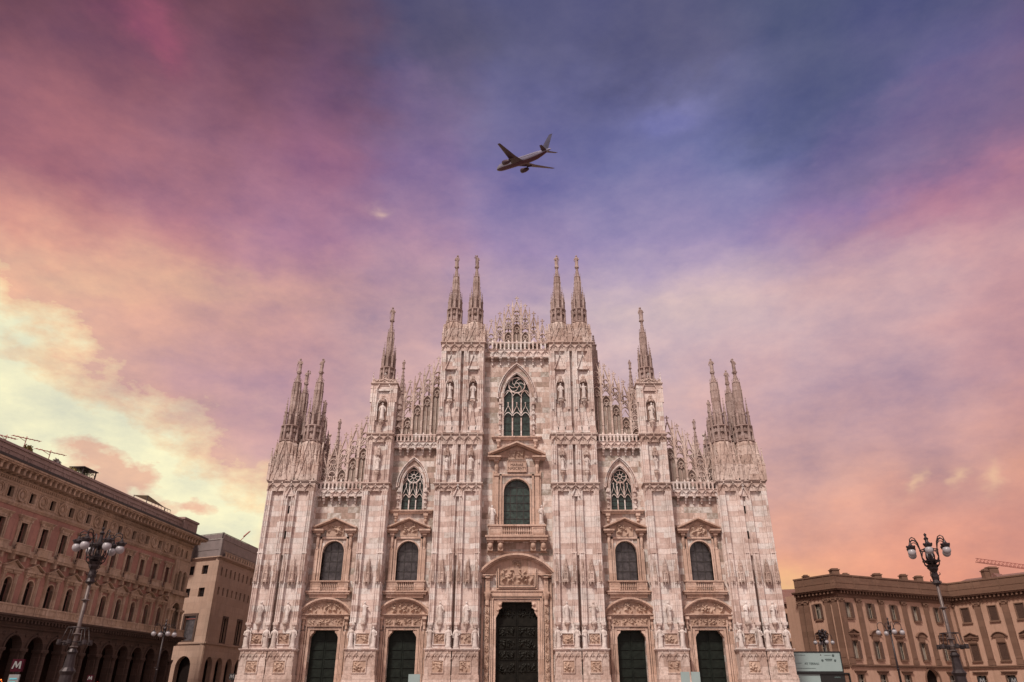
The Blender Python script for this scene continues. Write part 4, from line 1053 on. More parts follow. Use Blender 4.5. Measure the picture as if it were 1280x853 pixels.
mb.box(-4.2, .2, .0, 5, 23.1, 25.35); mb.box(-4.35, .35, -.15, 5.2, 25.35, 25.65); frame_rect(mb, -2.8, -1.2, 23.7, 24.8, .06, -.06, 0)
mb.box(END, 0, 1.15, DEP, 23.1, 24.6)
mb.build('roof_parapet', PARAP, PO)
# windows: one of each kind with frame and pane, then copies
def win_first():
    w = empty('window', (0, 0, 0), 0, PO); mb = MB()
    strip(mb, [(.58, 9.72)] + rounded(0, .58, 11.75, 10) + [(-.58, 9.72)], .13, -.1, .3)
    for s in (-1, 1): mb.box(*sorted((s * .78, s * 1.12)), -.2, 0, 9.72, 12.5); mb.box(*sorted((s * .74, s * 1.16)), -.26, 0, 12.5, 12.7); mb.lathe(s * .95, -.24, [(.12, 9.72), (.1, 12.4)], 6)
    mb.box(-1.2, 1.2, -.2, 0, 12.7, 13.05); tri_pediment(mb, 0, 1.38, 13.25, 14.1, 0, .18, .42)
    mb.build('window_frame', PSTONE, w)
    mb = MB(); mb.prism(arch_hole(0, .6, 9.7, 11.75), .42, .46); mb.build('pane', DARKG, w)
    mb = MB(); mb.box(-.03, .03, .36, .41, 9.72, 12.2); mb.box(-.58, .58, .36, .41, 11.6, 11.68); mb.build('sash', WOODS, w); return w
def win_second():
    w = empty('window', (0, 0, 0), 0, PO); mb = MB()
    frame_rect(mb, -.5, .5, 15.35, 17.85, .16, -.1, .25)
    for s in (-1, 1): mb.box(*sorted((s * .72, s * .95)), -.12, 0, 15.2, 17.9); console(mb, s * .82, 17.6, 18.3, 0, .12, .3)
    mb.box(-.95, .95, -.12, 0, 18.02, 18.3); cornice(mb, -1.05, 1.05, -.12, 18.3, 18.6, .22, 3, 0)
    mb.build('window_frame', PSTONE, w)
    mb = MB(); mb.box(-.52, .52, .42, .46, 15.3, 17.9); mb.build('pane', DARKG, w)
    mb = MB(); mb.box(-.03, .03, .36, .41, 15.35, 17.85); mb.box(-.5, .5, .36, .41, 17.1, 17.17); mb.build('sash', WOODS, w)
    mb = MB(); mb.box(-1.15, 1.15, -.85, 0, 14.75, 14.95); mb.box(-1.05, 1.05, -.75, 0, 14.5, 14.75); mb.box(-1.08, 1.08, -.8, -.62, 14.95, 15.5); mb.box(-1.14, 1.14, -.86, -.56, 15.5, 15.62)
    for s in (-1, 1): mb.prism([(s * .85 - .14, 13.95), (s * .85 + .14, 13.95), (s * .85 + .14, 14.5), (s * .85 - .14, 14.5)], -.6, 0)
    mb.build('balcony', PSTONE, w); return w
def win_attic():
    w = empty('window', (0, 0, 0), 0, PO)
    mb = MB(); mb.box(-.44, .44, .30, .34, 19.9, 21.1); mb.build('pane', DARKG, w)
    mb = MB(); mb.box(-.025, .025, .24, .3, 19.95, 21.05); mb.build('sash', WOODS, w); return w
for f in (win_first, win_second, win_attic):
    w0 = f(); w0.location.x = bx[0]
    for x in bx[1:]: copy_tree(w0, PO, (x, 0, 0))
mb = MB(); mb.box(END, -3.6, -.38, 0, 14.55, 14.75); mb.box(END, -3.6, -.3, 0, 14.75, 15.2); mb.box(-4.6, .1, -.7, 0, 14.4, 14.65); mb.box(-4.5, .05, -.55, -.3, 14.65, 15.0)
mb.build('second_balcony_course', PSTONE, PO)
# corner bay: twin arched windows over a great arched loggia
w = empty('corner_window', (0, 0, 0), 0, PO); mb = MB()
for x in (-3.05, -1.55): strip(mb, [(x + .55, 15.0)] + rounded(x, .55, 17.3, 10) + [(x - .55, 15.0)], .14, -.4, .2)
for x in (-3.85, -2.3, -.75): mb.lathe(x, -.42, [(.17, 15), (.12, 15.3), (.11, 17.0), (.19, 17.3)], 8)
strip(mb, [(-1.15, 9.75)] + rounded(-2.3, 1.15, 12.2, 12) + [(-3.45, 9.75)], .2, -.45, .2)
for x in (-4.1, -3.3, -1.3, -.5): mb.lathe(x, -.5, [(.2, 9.75), (.15, 10.1), (.14, 11.8), (.24, 12.15)], 8)
mb.box(-4.4, -3.05, -.75, -.2, 12.15, 12.45); mb.box(-1.55, -.2, -.75, -.2, 12.15, 12.45)
mb.build('window_frame', PSTONE, w)
mb = MB(); mb.prism(arch_hole(-2.3, 1.2, 9.7, 12.2), .42, .46)
for x in (-3.05, -1.55): mb.prism(arch_hole(x, .57, 14.9, 17.3), .42, .46)
for x in (-3.0, -1.5): mb.prism(arch_hole(x, .32, 19.8, 20.75), .3, .34)
mb.build('pane', DARKG, w)
# lit shop windows inside the arcade
for x, z, wd, m in ((-28.4, 1.6, 1.1, 'WARM'), (-25.6, 1.6, .8, 'WARM'), (-16, 1.4, .9, 'WARM'), (-38, 4.4, .35, 'RED'), (-9.5, 1.5, .7, 'RED'), (-19.6, 1.3, .5, 'WARM')):
    q = MB()
    for k in range(5): q.ball((x + k * wd / 4, 4.7, z + .9 + .18 * (k % 2)), .07, 6, 4)
    q.box(x, x + wd, 4.9, 4.98, z - .2, z + .05)
    q.build('shop_light', WARM if m == 'WARM' else REDL, PO)
# roof clutter: aerials, shrubs, an awning
def roofpt(px, py, inset):
    """point on the arcaded building's roof, inset metres behind the parapet, seen at px, py"""
    a = R(3.6); C = Vector((-50.9 - inset * math.cos(a), 115 + inset * math.sin(a)))
    s = along(C, 183.6, px, py); return Vector((C.x - s * math.sin(a), C.y - s * math.cos(a)))
def roofz(px, py, P): return at(px, py, P.y).z
def aerial(px, py, L1, label, rz):
    P = roofpt(px, py, 3); z = roofz(px, py, P)
    a = empty('roof_aerial', (P.x, P.y, 24.6), R(rz)); tag(a, label, 'aerial', 'aerials on the arcaded roof')
    q = MB(); q.tube([(0, 0, 0), (0, 0, z - 24.6 + .3)], .05, 5); q.build('mast', CRANER, a)
    q = MB(); q.tube([(-L1 / 2, 0, z - 24.6), (L1 / 2, 0, z - 24.45)], .05, 5)
    for i in range(7): x = -L1 / 2 + L1 * i / 6; q.tube([(x, -.35, z - 24.6 + .02 * i), (x, .35, z - 24.6 + .02 * i)], .025, 4)
    q.build('boom', CRANER, a)
    q = MB(); q.tube([(0, 0, z - 24.9), (-L1 * .35, 0, z - 24.5)], .03, 4); q.build('stay', CRANER, a)
aerial(33, 549, 3.0, 'red television aerial nearest the left edge of the photo, before the round shrub', 60)
aerial(63, 566, 3.6, 'red television aerial between the round shrub and the grey leafy clump', 64)
aerial(8, 547, 2.2, 'small red television aerial cut by the left edge of the photo', 70)
def leaf_clump(name, cx, cy, z0, rx, rz_, n, mat, label, cat, seed, cone=False):
    rd = random.Random(seed); q = MB()
    for i in range(n):
        u = Vector((rd.gauss(0, 1), rd.gauss(0, 1), rd.gauss(0, 1))).normalized() * (rd.random() ** .4)
        lump = 1 + .35 * noise.noise(u * 2.2 + Vector((seed, 0, 0)))
        p = Vector((u.x * rx * lump, u.y * rx * lump, (u.z + 1) * rz_ * lump)); n1 = Vector((rd.gauss(0, 1), rd.gauss(0, 1), rd.gauss(0, 1))).normalized(); n2 = n1.orthogonal().normalized(); s = rd.uniform(.05, .12)
        q.add([p + n1 * s, p + n2 * s, p - n1 * s, p - n2 * s], [(0, 1, 2, 3)])
    o = empty(name, (cx, cy, z0)); tag(o, label, cat); q.build('foliage', mat, o)
    t = MB(); t.lathe(0, 0, [(.3, -.5), (.38, 0), (.34, .02)], 10); t.tube([(0, 0, 0), (0, 0, rz_)], .06, 5); t.build('pot', PSTONE, o)
P = roofpt(33, 562, 1.6); leaf_clump('roof_shrub', P.x, P.y, 25.2, .62, .55, 500, LEAFY, 'round clipped olive shrub on the roof of the arcaded building', 'shrub', 3)
P = roofpt(70, 578, 1.6); leaf_clump('roof_shrub', P.x, P.y, 25.2, .55, .55, 420, SLATE, 'grey leafy clump on the roof edge, right of the round shrub', 'shrub', 9)
P = roofpt(88, 586, 1.6); leaf_clump('roof_shrub', P.x, P.y, 25.2, .7, .4, 450, LEAFY, 'low yellowish shrub on the roof next to the dark pergola', 'shrub', 14)
P = roofpt(104, 592, 2.6)
a = empty('roof_pergola', (P.x, P.y, 24.6), R(86.4)); tag(a, 'dark leafy pergola box on the roof behind the yellowish shrub', 'pergola')
q = MB()
for x in (-1.3, 1.3):
    for y in (-.8, .8): q.box(x - .06, x + .06, y - .06, y + .06, 0, 2.2)
q.box(-1.5, 1.5, -1, 1, 2.2, 2.32); q.build('pergola_frame', IRON, a)
rd = random.Random(4); q = MB()
for i in range(700):
    p = Vector((rd.uniform(-1.4, 1.4), rd.uniform(-.9, .9), rd.uniform(.6, 2.15))); n1 = Vector((rd.gauss(0, 1), rd.gauss(0, 1), rd.gauss(0, 1))).normalized(); n2 = n1.orthogonal().normalized(); s = rd.uniform(.06, .13)
    q.add([p + n1 * s, p + n2 * s, p - n1 * s, p - n2 * s], [(0, 1, 2, 3)])
q.build('climbing_leaves', LEAF, a)
P = roofpt(188, 629, 3.0); z = roofz(188, 629, P)
a = empty('roof_awning', (P.x, P.y, 24.6), R(86.4)); tag(a, 'olive canvas awning sail on the roof near the right end of the arcaded building', 'awning')
q = MB(); q.add([(-3.0, -1.2, z - 24.2), (2.6, -1.0, z - 24.75), (-2.2, 1.5, z - 23.9), (-3.0, -1.2, z - 24.25), (2.6, -1.0, z - 24.8), (-2.2, 1.5, z - 23.95)], [(0, 1, 2), (5, 4, 3), (0, 3, 4, 1), (1, 4, 5, 2), (2, 5, 3, 0)]); q.build('canvas', CANV, a)
q = MB(); q.tube([(-2.9, -1.1, 0), (-2.9, -1.1, z - 24.2)], .06, 5); q.tube([(2.5, -1, 0), (2.5, -1, z - 24.75)], .06, 5); q.tube([(-2.2, 1.4, 0), (-2.2, 1.4, z - 23.9)], .06, 5); q.build('posts', IRON, a)
P = roofpt(200, 640, 2.0)
a = empty('roof_railing', (P.x, P.y, 24.6), R(86.4)); tag(a, 'thin glass and metal railing round the terrace right of the awning', 'railing')
q = MB()
for i in range(7): q.box(-2.6 + i * .9, -2.56 + i * .9, -.02, .02, 0, 1.9)
q.box(-2.6, 2.85, -.03, .03, 1.86, 1.94); q.box(-2.6, 2.85, -.02, .02, 1.2, 1.24); q.build('rail', POLE, a)

# ================================================================ granite block behind it
GB = empty('granite_building', (-52.46, 130, 0), 0)
tag(GB, 'plain grey brown stone building with grey metal top storey, left of the cathedral', 'building')
def face(parent, rotz, name='facade'):
    return empty(name, (0, 0, 0), rotz, parent)
def pw(mb, rot, fn):
    q = MB(); fn(q); mb.mb(q, Matrix.Rotation(rot, 4, 'Z'))
RL, RR = R(-25), R(86.4)
WL, WR = 15, 34
sq = [rect_hole(-3.75, -2.35, 20.1, 21.6), rect_hole(-7.1, -5.7, 20.1, 21.6), rect_hole(-3.75 + .1, -2.25, 16.3, 17.8), rect_hole(-7.1, -5.7, 16.3, 17.8), rect_hole(-5.6, -3.0, 9.2, 13.2)]
nar = [rect_hole(1.4 + 1.86 * i, 2.0 + 1.86 * i, 19.9, 21.3) for i in range(16)] + [rect_hole(1.4 + 1.86 * i, 2.0 + 1.86 * i, 16.7, 18.0) for i in range(16)]
big = [rect_hole(5.6 + 6.1 * i, 7.2 + 6.1 * i, 9.2, 13.2) for i in range(5)]
mb = MB(); pw(mb, RL, lambda q: wallpanel(q, rect_hole(-WL, 0, 9.0, 22.6), sq, 0, .6, False)); pw(mb, RR, lambda q: (q.box(0, 1.0, 0, .6, 9.0, 22.6), wallpanel(q, rect_hole(1.0, WR, 9.0, 22.6), nar + big, 0, .6, False))); mb.build('stone_wall', GRAN, GB)
mb = MB(); pw(mb, RL, lambda q: wallpanel(q, rect_hole(-WL, 0, 0, 8.7), [arch_hole(-4.0, 1.75, .02, 5.1)], -.1, .7, False))
pw(mb, RR, lambda q: wallpanel(q, rect_hole(0, WR, 0, 8.7), [arch_hole(2.6 + 4.0 * i, 1.35, .02, 5.4) for i in range(8)], -.1, .7, False)); mb.build('arcade_wall', GRAN, GB)
mb = MB(); pw(mb, RL, lambda q: (q.box(-WL, .25, -.3, .3, 8.7, 9.0), cornice(q, -WL, 0, 0, 22.5, 22.95, .45, 3, .3))); pw(mb, RR, lambda q: (q.box(-.25, WR, -.3, .3, 8.7, 9.0), cornice(q, 0, WR, 0, 22.5, 22.95, .45, 3, .3))); mb.build('cornice', GRAN, GB)
mb = MB(); pw(mb, RL, lambda q: q.box(-WL, -1.3, 1.1, 1.2, 0, 22.5)); pw(mb, RR, lambda q: q.box(1.0, WR, 1.1, 1.2, 0, 22.5)); mb.build('dark_interior', DARKG, GB)
mb = MB()
def clad(q, a, b):
    q.box(a, b, .1, .5, 22.95, 26.0); q.box(a, b, .04, .1, 24.2, 24.3); q.box(a, b, .02, .1, 25.9, 26.05)
pw(mb, RL, lambda q: clad(q, -WL, -.1)); pw(mb, RR, lambda q: clad(q, .1, WR)); mb.build('cladding', SLATE, GB)
mb = MB()
for i in range(26): pw(mb, RR, lambda q: q.box(1.6 + i * 1.1, 2.3 + i * 1.1, -.25, -.15, 23.1, 23.75))
pw(mb, RR, lambda q: (q.box(1.2, WR, -.32, -.1, 22.98, 23.1), q.box(1.2, WR, -.3, -.2, 23.8, 23.9))); mb.build('lattice_railing', PSTONE, GB)
mb = MB()
for rot, a, b in ((RL, -WL, -.2), (RR, .2, 12)):
    def rl(q):
        n = int((b - a) / 1.6)
        for i in range(n + 1): x = a + (b - a) * i / n; q.box(x - .03, x + .03, .3, .36, 26.05, 27.1)
        q.box(a, b, .28, .38, 27.05, 27.15); q.box(a, b, .32, .34, 26.15, 27.0)
    pw(mb, rot, rl)
mb.build('terrace_screen', SLATE, GB)
mb = MB(); pw(mb, RR, lambda q: (q.box(12, WR, .4, 4, 26.05, 27.2), q.box(0, WR, 6, 14, 22.5, 26.5))); mb.build('roof_block', SLATE, GB)
for x, z0, z1, hw in [(-3.05, 20.1, 21.6, .7), (-6.4, 20.1, 21.6, .7), (-2.95, 16.3, 17.8, .7), (-6.4, 16.3, 17.8, .7)]:
    w = empty('window', (0, 0, 0), RL, GB); q = MB(); q.box(x - hw, x + hw, .35, .4, z0, z1); q.build('pane', DARKG, w); q = MB(); q.box(x - .03, x + .03, .28, .34, z0, z1); q.box(x - hw, x + hw, .28, .34, (z0 + z1) / 2 - .03, (z0 + z1) / 2 + .03); q.build('sash', IRON, w)
w = empty('framed_window', (0, 0, 0), RL, GB); q = MB(); frame_rect(q, -5.6, -3.0, 9.25, 13.2, .4, -.15, 0); q.build('window_frame', ARCS, w); q = MB(); q.box(-5.6, -3.0, .35, .4, 9.2, 13.2); q.build('pane', GLASS, w)
q = MB(); q.box(-3.3, -3.2, .2, .3, 9.2, 12.8); q.box(-5.6, -3.2, .2, .3, 12.7, 12.8); q.build('sash', CRANER, w)
w0 = None
for i in range(16):
    for z0, z1 in ((19.9, 21.3), (16.7, 18.0)):
        w = empty('window', (0, 0, 0), RR, GB); x = 1.7 + 1.86 * i; q = MB(); q.box(x - .3, x + .3, .35, .4, z0, z1); q.build('pane', DARKG, w)
for i in range(5):
    w = empty('framed_window', (0, 0, 0), RR, GB); x = 6.4 + 6.1 * i; q = MB(); frame_rect(q, x - .8, x + .8, 9.25, 13.2, .3, -.12, 0); q.build('window_frame', ARCS, w); q = MB(); q.box(x - .8, x + .8, .3, .35, 9.2, 13.2); q.build('pane', DARKG, w)
    q = MB(); q.box(x - .04, x + .04, .2, .3, 9.2, 13.2); q.box(x - .5, x - .42, .2, .3, 9.2, 13.2); q.build('sash', PSTONE, w)
# derrick on the granite building
pa, pb = at(290, 686, 138), at(313, 664, 140)
D = empty('roof_derrick', (pa.x, pa.y, 26.1)); tag(D, 'thin slanting derrick pole above the plain stone building', 'derrick')
q = MB(); q.tube([(0, 0, 0), (0, 0, max(.6, pa.z - 26.1 + .5))], .1, 6); q.build('post', IRON, D)
q = MB(); q.tube([(0, 0, pa.z - 26.1), tuple(pb - Vector((pa.x, pa.y, 26.1)))], .07, 5); v = pb - Vector((pa.x, pa.y, 26.1)); q.tube([tuple(v * .62), tuple(v * .95)], .14, 5); q.build('boom', CRANER, D)

# ================================================================ palace on the right
PC = (55.28, 130.0)
PA = empty('palace', (PC[0], PC[1], 0)); tag(PA, 'ochre palace with brown pilasters, shuttered windows and a heavy cornice on the right', 'palace')
def palace_face(rot, off, x0, x1, wins, pils, side_pediments, door=None, shut=True, ends=(True, True)):
    """x along the wall, -y outward"""
    Fp = empty('wing', off, rot, PA)
    ow = .6 if shut else .72
    top = [rect_hole(x - ow, x + ow, 12.9, 15.3) for x in wins]; mid = [rect_hole(x - ow, x + ow, 6.45, 9.15) for x in wins]
    low = [rect_hole(x - .75, x + .75, 1.2, 4.0) for x in wins if door is None or abs(x - door) > 2]
    if door is not None: low.append(arch_hole(door, 1.7, .02, 3.3))
    low.sort(key=lambda h: h[0][0])
    mb = MB(); wallpanel(mb, rect_hole(x0, x1, 0, 16.2), top + mid + low, 0, .6, False); mb.build('wall', OCHRE, Fp)
    mb = MB()
    for x in pils:
        mb.box(x - .55, x + .55, -.22, 0, 6.3, 15.4); mb.box(x - .62, x + .62, -.3, 0, 5.6, 6.3); mb.box(x - .5, x + .5, -.27, -.22, 6.6, 15.0)
        mb.box(x - .6, x + .6, -.28, 0, 15.4, 15.55); mb.box(x - .72, x + .72, -.4, 0, 15.85, 16.05)
        for s in (-1, 1): mb.ball((x + s * .5, -.28, 15.7), .2, 8, 6)
        mb.box(x - .55, x + .55, -.3, 0, 15.55, 15.85)
    mb.box(x0, x1, -.25, 0, 5.15, 5.35); mb.box(x0, x1, -.34, 0, 5.35, 5.55)
    mb.build('pilasters', OCTRIM, Fp)
    mb = MB(); mb.box(x0, x1, -.2, .3, 16.15, 16.5); mb.box(x0, x1, -.12, .3, 16.5, 17.2)
    n = int((x1 - x0) / .75)
    for i in range(n): x = x0 + (i + .5) * (x1 - x0) / n; mb.box(x - .14, x + .14, -.75, -.12, 16.72, 17.2)
    e0 = .9 if ends[0] else 0; e1 = .9 if ends[1] else 0
    mb.box(x0 - e0, x1 + e1, -.95, .3, 17.2, 17.42); mb.box(x0 - e0 * 1.15, x1 + e1 * 1.15, -1.1, .3, 17.42, 17.6)
    mb.build('cornice', OCTRIM, Fp)
    mb = MB(); mb.box(x0, x1, .05, .7, 17.6, 19.75); mb.box(x0 - .05, x1 + .05, -.05, .8, 19.75, 20.0); mb.box(x0, x1, -.0, .05, 18.55, 18.65); mb.box(x0, x1, -.03, .05, 17.6, 17.85)
    for x in pils: mb.box(x - .08, x + .08, -.02, .05, 17.85, 19.75)
    mb.build('roof_parapet', OCTRIM, Fp)
    def mk(kind, k):
        w = empty('window', (0, 0, 0), 0, Fp); z0, z1 = {'t': (12.9, 15.3), 'm': (6.45, 9.15), 'l': (1.2, 4.0)}[kind]; hw = ow if kind != 'l' else .75
        q = MB(); frame_rect(q, -hw, hw, z0, z1, .15, -.08, .2); q.box(-hw - .25, hw + .25, -.25, 0, z0 - .3, z0 - .15)
        if kind == 'm':
            q.box(-.75, .75, -.15, 0, 9.3, 10.1)
            if k % 2: seg_pediment(q, 0, 1.25, 10.1, 11.0, 0, .2, .4)
            else: tri_pediment(q, 0, 1.25, 10.35, 11.1, 0, .2, .4)
        if kind == 'l': cornice(q, -1.1, 1.1, -.1, 4.25, 4.65, .25, 3, 0)
        q.build('window_frame', OCTRIM, w)
        q = MB(); q.box(-hw - .02, hw + .02, .35, .4, z0, z1); q.build('pane', DARKG, w)
        q = MB(); q.box(-.04, .04, .25, .34, z0, z1); q.box(-hw, hw, .25, .34, z1 - .9, z1 - .82)
        for s in (-1, 1): q.box(*sorted((s * .18, s * .24)), .25, .34, z0, z1); q.box(*sorted((s * (hw - .06), s * hw)), .25, .34, z0, z1)
        q.build('sash', CURT, w)
        q = MB()
        if k % 3 == 0 and kind != 'l': q.box(.05, hw - .1, .29, .33, z0 + .1, z1 - .9); q.build('curtain', CURT, w)
        if shut and kind != 'l':
            for s in (-1, 1):
                q = MB(); a, b = sorted((s * .36, s * (hw + .0)));
                hx = s * hw
                M = Matrix.Translation((hx, -.14, 0)) @ Matrix.Rotation(R(s * 171), 4, 'Z')
                q2 = MB(); q2.box(*sorted((0, -s * .46)), -.03, .03, z0, z1)
                for i in range(9): q2.box(*sorted((-s * .05, -s * .41)), -.05, -.03, z0 + .2 + i * (z1 - z0 - .3) / 9, z0 + .32 + i * (z1 - z0 - .3) / 9)
                q.mb(q2, M); q.build('shutter', WOODS, w)
        elif kind != 'l':
            q = MB(); q.box(-hw, hw, .12, .18, z0, z1)
            for i in range(14): q.box(-hw + .06, hw - .06, .08, .12, z0 + .1 + i * (z1 - z0 - .1) / 14, z0 + .2 + i * (z1 - z0 - .1) / 14)
            q.build('shutter', WOODS, w)
        return w
    for kd in 'tml':
        for k, x in enumerate(wins):
            if kd == 'l' and door is not None and abs(x - door) <= 2: continue
            w = mk(kd, k); w.location.x = x
    if door is not None:
        q = MB(); strip(q, [(door + 1.7, .1)] + rounded(door, 1.7, 3.3, 12) + [(door - 1.7, .1)], .3, -.15, 0); q.box(door - 1.75, door + 1.75, 1.5, 1.6, 0, 5); q.build('gateway', OCTRIM, Fp)
    q = MB(); q.box(x0 + .5, x1 - .5, .62, .66, 0, 16.2); q.build('dark_interior', DARKG, Fp)
    return Fp
w1 = [along(PC, 65, px, 766) for px in (1061, 1088, 1117, 1144, 1171)]
p1_ = [.6] + [(a + b) / 2 for a, b in zip(w1, w1[1:])] + [w1[-1] + 2.7]
palace_face(R(25), (0, 0, 0), 0, 29.4, w1, [x for x in p1_ if 0 < x < 29], True, door=along(PC, 65, 1165, 843))
palace_face(R(-60), (0, 0, 0), -8.7, 0, [-4.4], [-7.9, -6.6, -2.2, -.7], True, ends=(False, True))
IN = (PC[0] + 29.4 * math.sin(R(65)), PC[1] + 29.4 * math.cos(R(65)))
w2 = [along(IN, 150, px, 768) for px in (1207, 1242, 1277)]; st = w2[2] - w2[1]; w2 += [w2[2] + st, w2[2] + 2 * st, w2[2] + 3 * st]
p2_ = [(a + b) / 2 for a, b in zip(w2, w2[1:])]
palace_face(R(-60), (IN[0] - PC[0], IN[1] - PC[1], 0), -.45, w2[-1] + 3, w2, [w2[0] - st / 2] + p2_, True, shut=False, ends=(False, False))
# palace bodies, tiled roof, chimneys
def rotpt(x, y, rot, off=(0, 0)): return (off[0] + x * math.cos(rot) - y * math.sin(rot), off[1] + x * math.sin(rot) + y * math.cos(rot))
q = MB(); q2 = MB(); q2.box(0, 29.4, 1.0, 12, 0, 17.3); q.mb(q2, Matrix.Rotation(R(25), 4, 'Z'))
q2 = MB(); q2.box(-8.7, -1.5, 1.2, 8, 0, 17.3); q.mb(q2, Matrix.Rotation(R(-60), 4, 'Z'))
q2 = MB(); q2.box(0, w2[-1] + 3, 1.2, 14, 0, 17.3); q.mb(q2, Matrix.Translation((IN[0] - PC[0], IN[1] - PC[1], 0)) @ Matrix.Rotation(R(-60), 4, 'Z'))
q.build('building_core', OCHRE, PA)
q = MB(); LW = w2[-1] + 3
q2 = MB(); q2.add([(0, .9, 19.6), (LW, .9, 19.6), (LW, 7, 21.2), (0, 7, 21.2), (LW, 13, 19.6), (0, 13, 19.6)], [(0, 1, 2, 3), (3, 2, 4, 5), (0, 3, 5), (1, 4, 2), (0, 5, 4, 1)])
for x in (8, 19, 30): q2.add([(x - 1, 1.6, 19.9), (x + 1, 1.6, 19.9), (x, 1.6, 21.0), (x - 1, 4, 19.9), (x + 1, 4, 19.9), (x, 4.5, 21.0)], [(0, 1, 2), (0, 2, 5, 3), (1, 4, 5, 2), (3, 5, 4), (0, 3, 4, 1)])
q.mb(q2, Matrix.Translation((IN[0] - PC[0], IN[1] - PC[1], 0)) @ Matrix.Rotation(R(-60), 4, 'Z')); ro = q.build('tiled_roof', TILE, PA)
def chimney(px, py, Y, h=1.1, w=.8, parent=PA):
    v = at(px, py, Y); q = MB(); zt = v.z - 0
    q.box(-w / 2, w / 2, -w / 2, w / 2, 17.5, zt - .35); q.box(-w / 2 - .12, w / 2 + .12, -w / 2 - .12, w / 2 + .12, zt - .35, zt - .2); q.box(-w / 2 + .1, w / 2 - .1, -w / 2 + .1, w / 2 - .1, zt - .2, zt)
    o = q.build('chimney', OCTRIM, parent); o.location = (v.x - PC[0], v.y - PC[1], 0); return o
for px, py, Y, w in ((1042, 711, 133, 1.3), (1006.5, 719, 138, .9), (1056, 716.5, 135, .9), (1095, 717, 138, 1.3), (1128, 718, 140, 1.1), (1147, 720, 143, 1.2)): chimney(px, py, Y, w=w)
for px, py, Y, w in ((1231, 712, 141, 1.2), (1238, 709, 141, 1.7)): chimney(px, py, Y, w=w)
# older house behind, with red roof
v = at(985, 752, 150)
HB = empty('red_roofed_house', (v.x, 150, 0), R(-20)); tag(HB, 'low house with red tiled roof squeezed between the cathedral and the palace', 'house')
q = MB(); wallpanel(q, rect_hole(-6, 9, 0, 17.3), [rect_hole(x - .6, x + .6, z, z + 2.6) for z in (7.5, 12.6) for x in (-4, -1.2, 1.6, 4.4, 7.2)], 0, .5, False); q.box(-6, 9, .5, 9, 0, 17.2); q.build('wall', OCHRE, HB)
q = MB(); q.add([(-6.5, -.6, 17.3), (9.5, -.6, 17.3), (9.5, 4.5, 20.3), (-6.5, 4.5, 20.3), (9.5, 9.5, 17.3), (-6.5, 9.5, 17.3)], [(0, 1, 2, 3), (3, 2, 4, 5), (0, 3, 5), (1, 4, 2), (0, 5, 4, 1)]); q.box(-6.5, 9.5, -.7, 0, 17.0, 17.25); ro = q.build('roof', TILE, HB)
q = MB(); q.box(2, 2.9, 2, 2.9, 18, 21.2); q.box(1.9, 3.0, 1.9, 3.0, 20.6, 20.8); q.build('chimney', TILE, HB)
for z in (7.5, 12.6):
    for x in (-4, -1.2, 1.6, 4.4, 7.2): w = empty('window', (x, 0, 0), 0, HB); q = MB(); q.box(-.6, .6, .3, .35, z, z + 2.6); q.build('pane', DARKG, w); q = MB(); frame_rect(q, -.6, .6, z, z + 2.6, .14, -.08, .2); q.build('window_frame', OCTRIM, w)

# tower crane far beyond the palace
a, b = at(1222, 702.5, 260), at(1300, 713, 240)
TCR = empty('tower_crane', (b.x + 8, b.y, 0)); tag(TCR, 'red lattice crane jib showing above the palace roof at the right edge', 'crane')
q = MB(); d = (b - a); L_ = d.length; uu = d.normalized(); n = 16; base = Vector((b.x + 8, b.y, 0))
for o in ((0, 0, 0), (0, 1.2, 0), (0, .6, 1.3)): q.tube([a - base + Vector(o), b + uu * 9 - base + Vector(o)], .1, 4)
for i in range(n):
    p0 = a - base + d * (i / n); p1 = a - base + d * ((i + 1) / n); pm = (p0 + p1) / 2 + Vector((0, .6, 1.3)); q.tube([p0, pm], .06, 4); q.tube([pm, p1], .06, 4); q.tube([p0 + Vector((0, 1.2, 0)), pm], .06, 4)
q.build('jib', CRANER, TCR); q = MB()
for x in (-.8, .8):
    for y in (-.8, .8): q.box(x - .12, x + .12, y - .12, y + .12, 0, b.z)
for i in range(20): z = b.z * i / 20; q.tube([(-.8, -.8, z), (.8, -.8, z + b.z / 20)], .08, 4); q.tube([(-.8, .8, z), (-.8, -.8, z + b.z / 20)], .08, 4)
q.build('mast', CRANER, TCR)

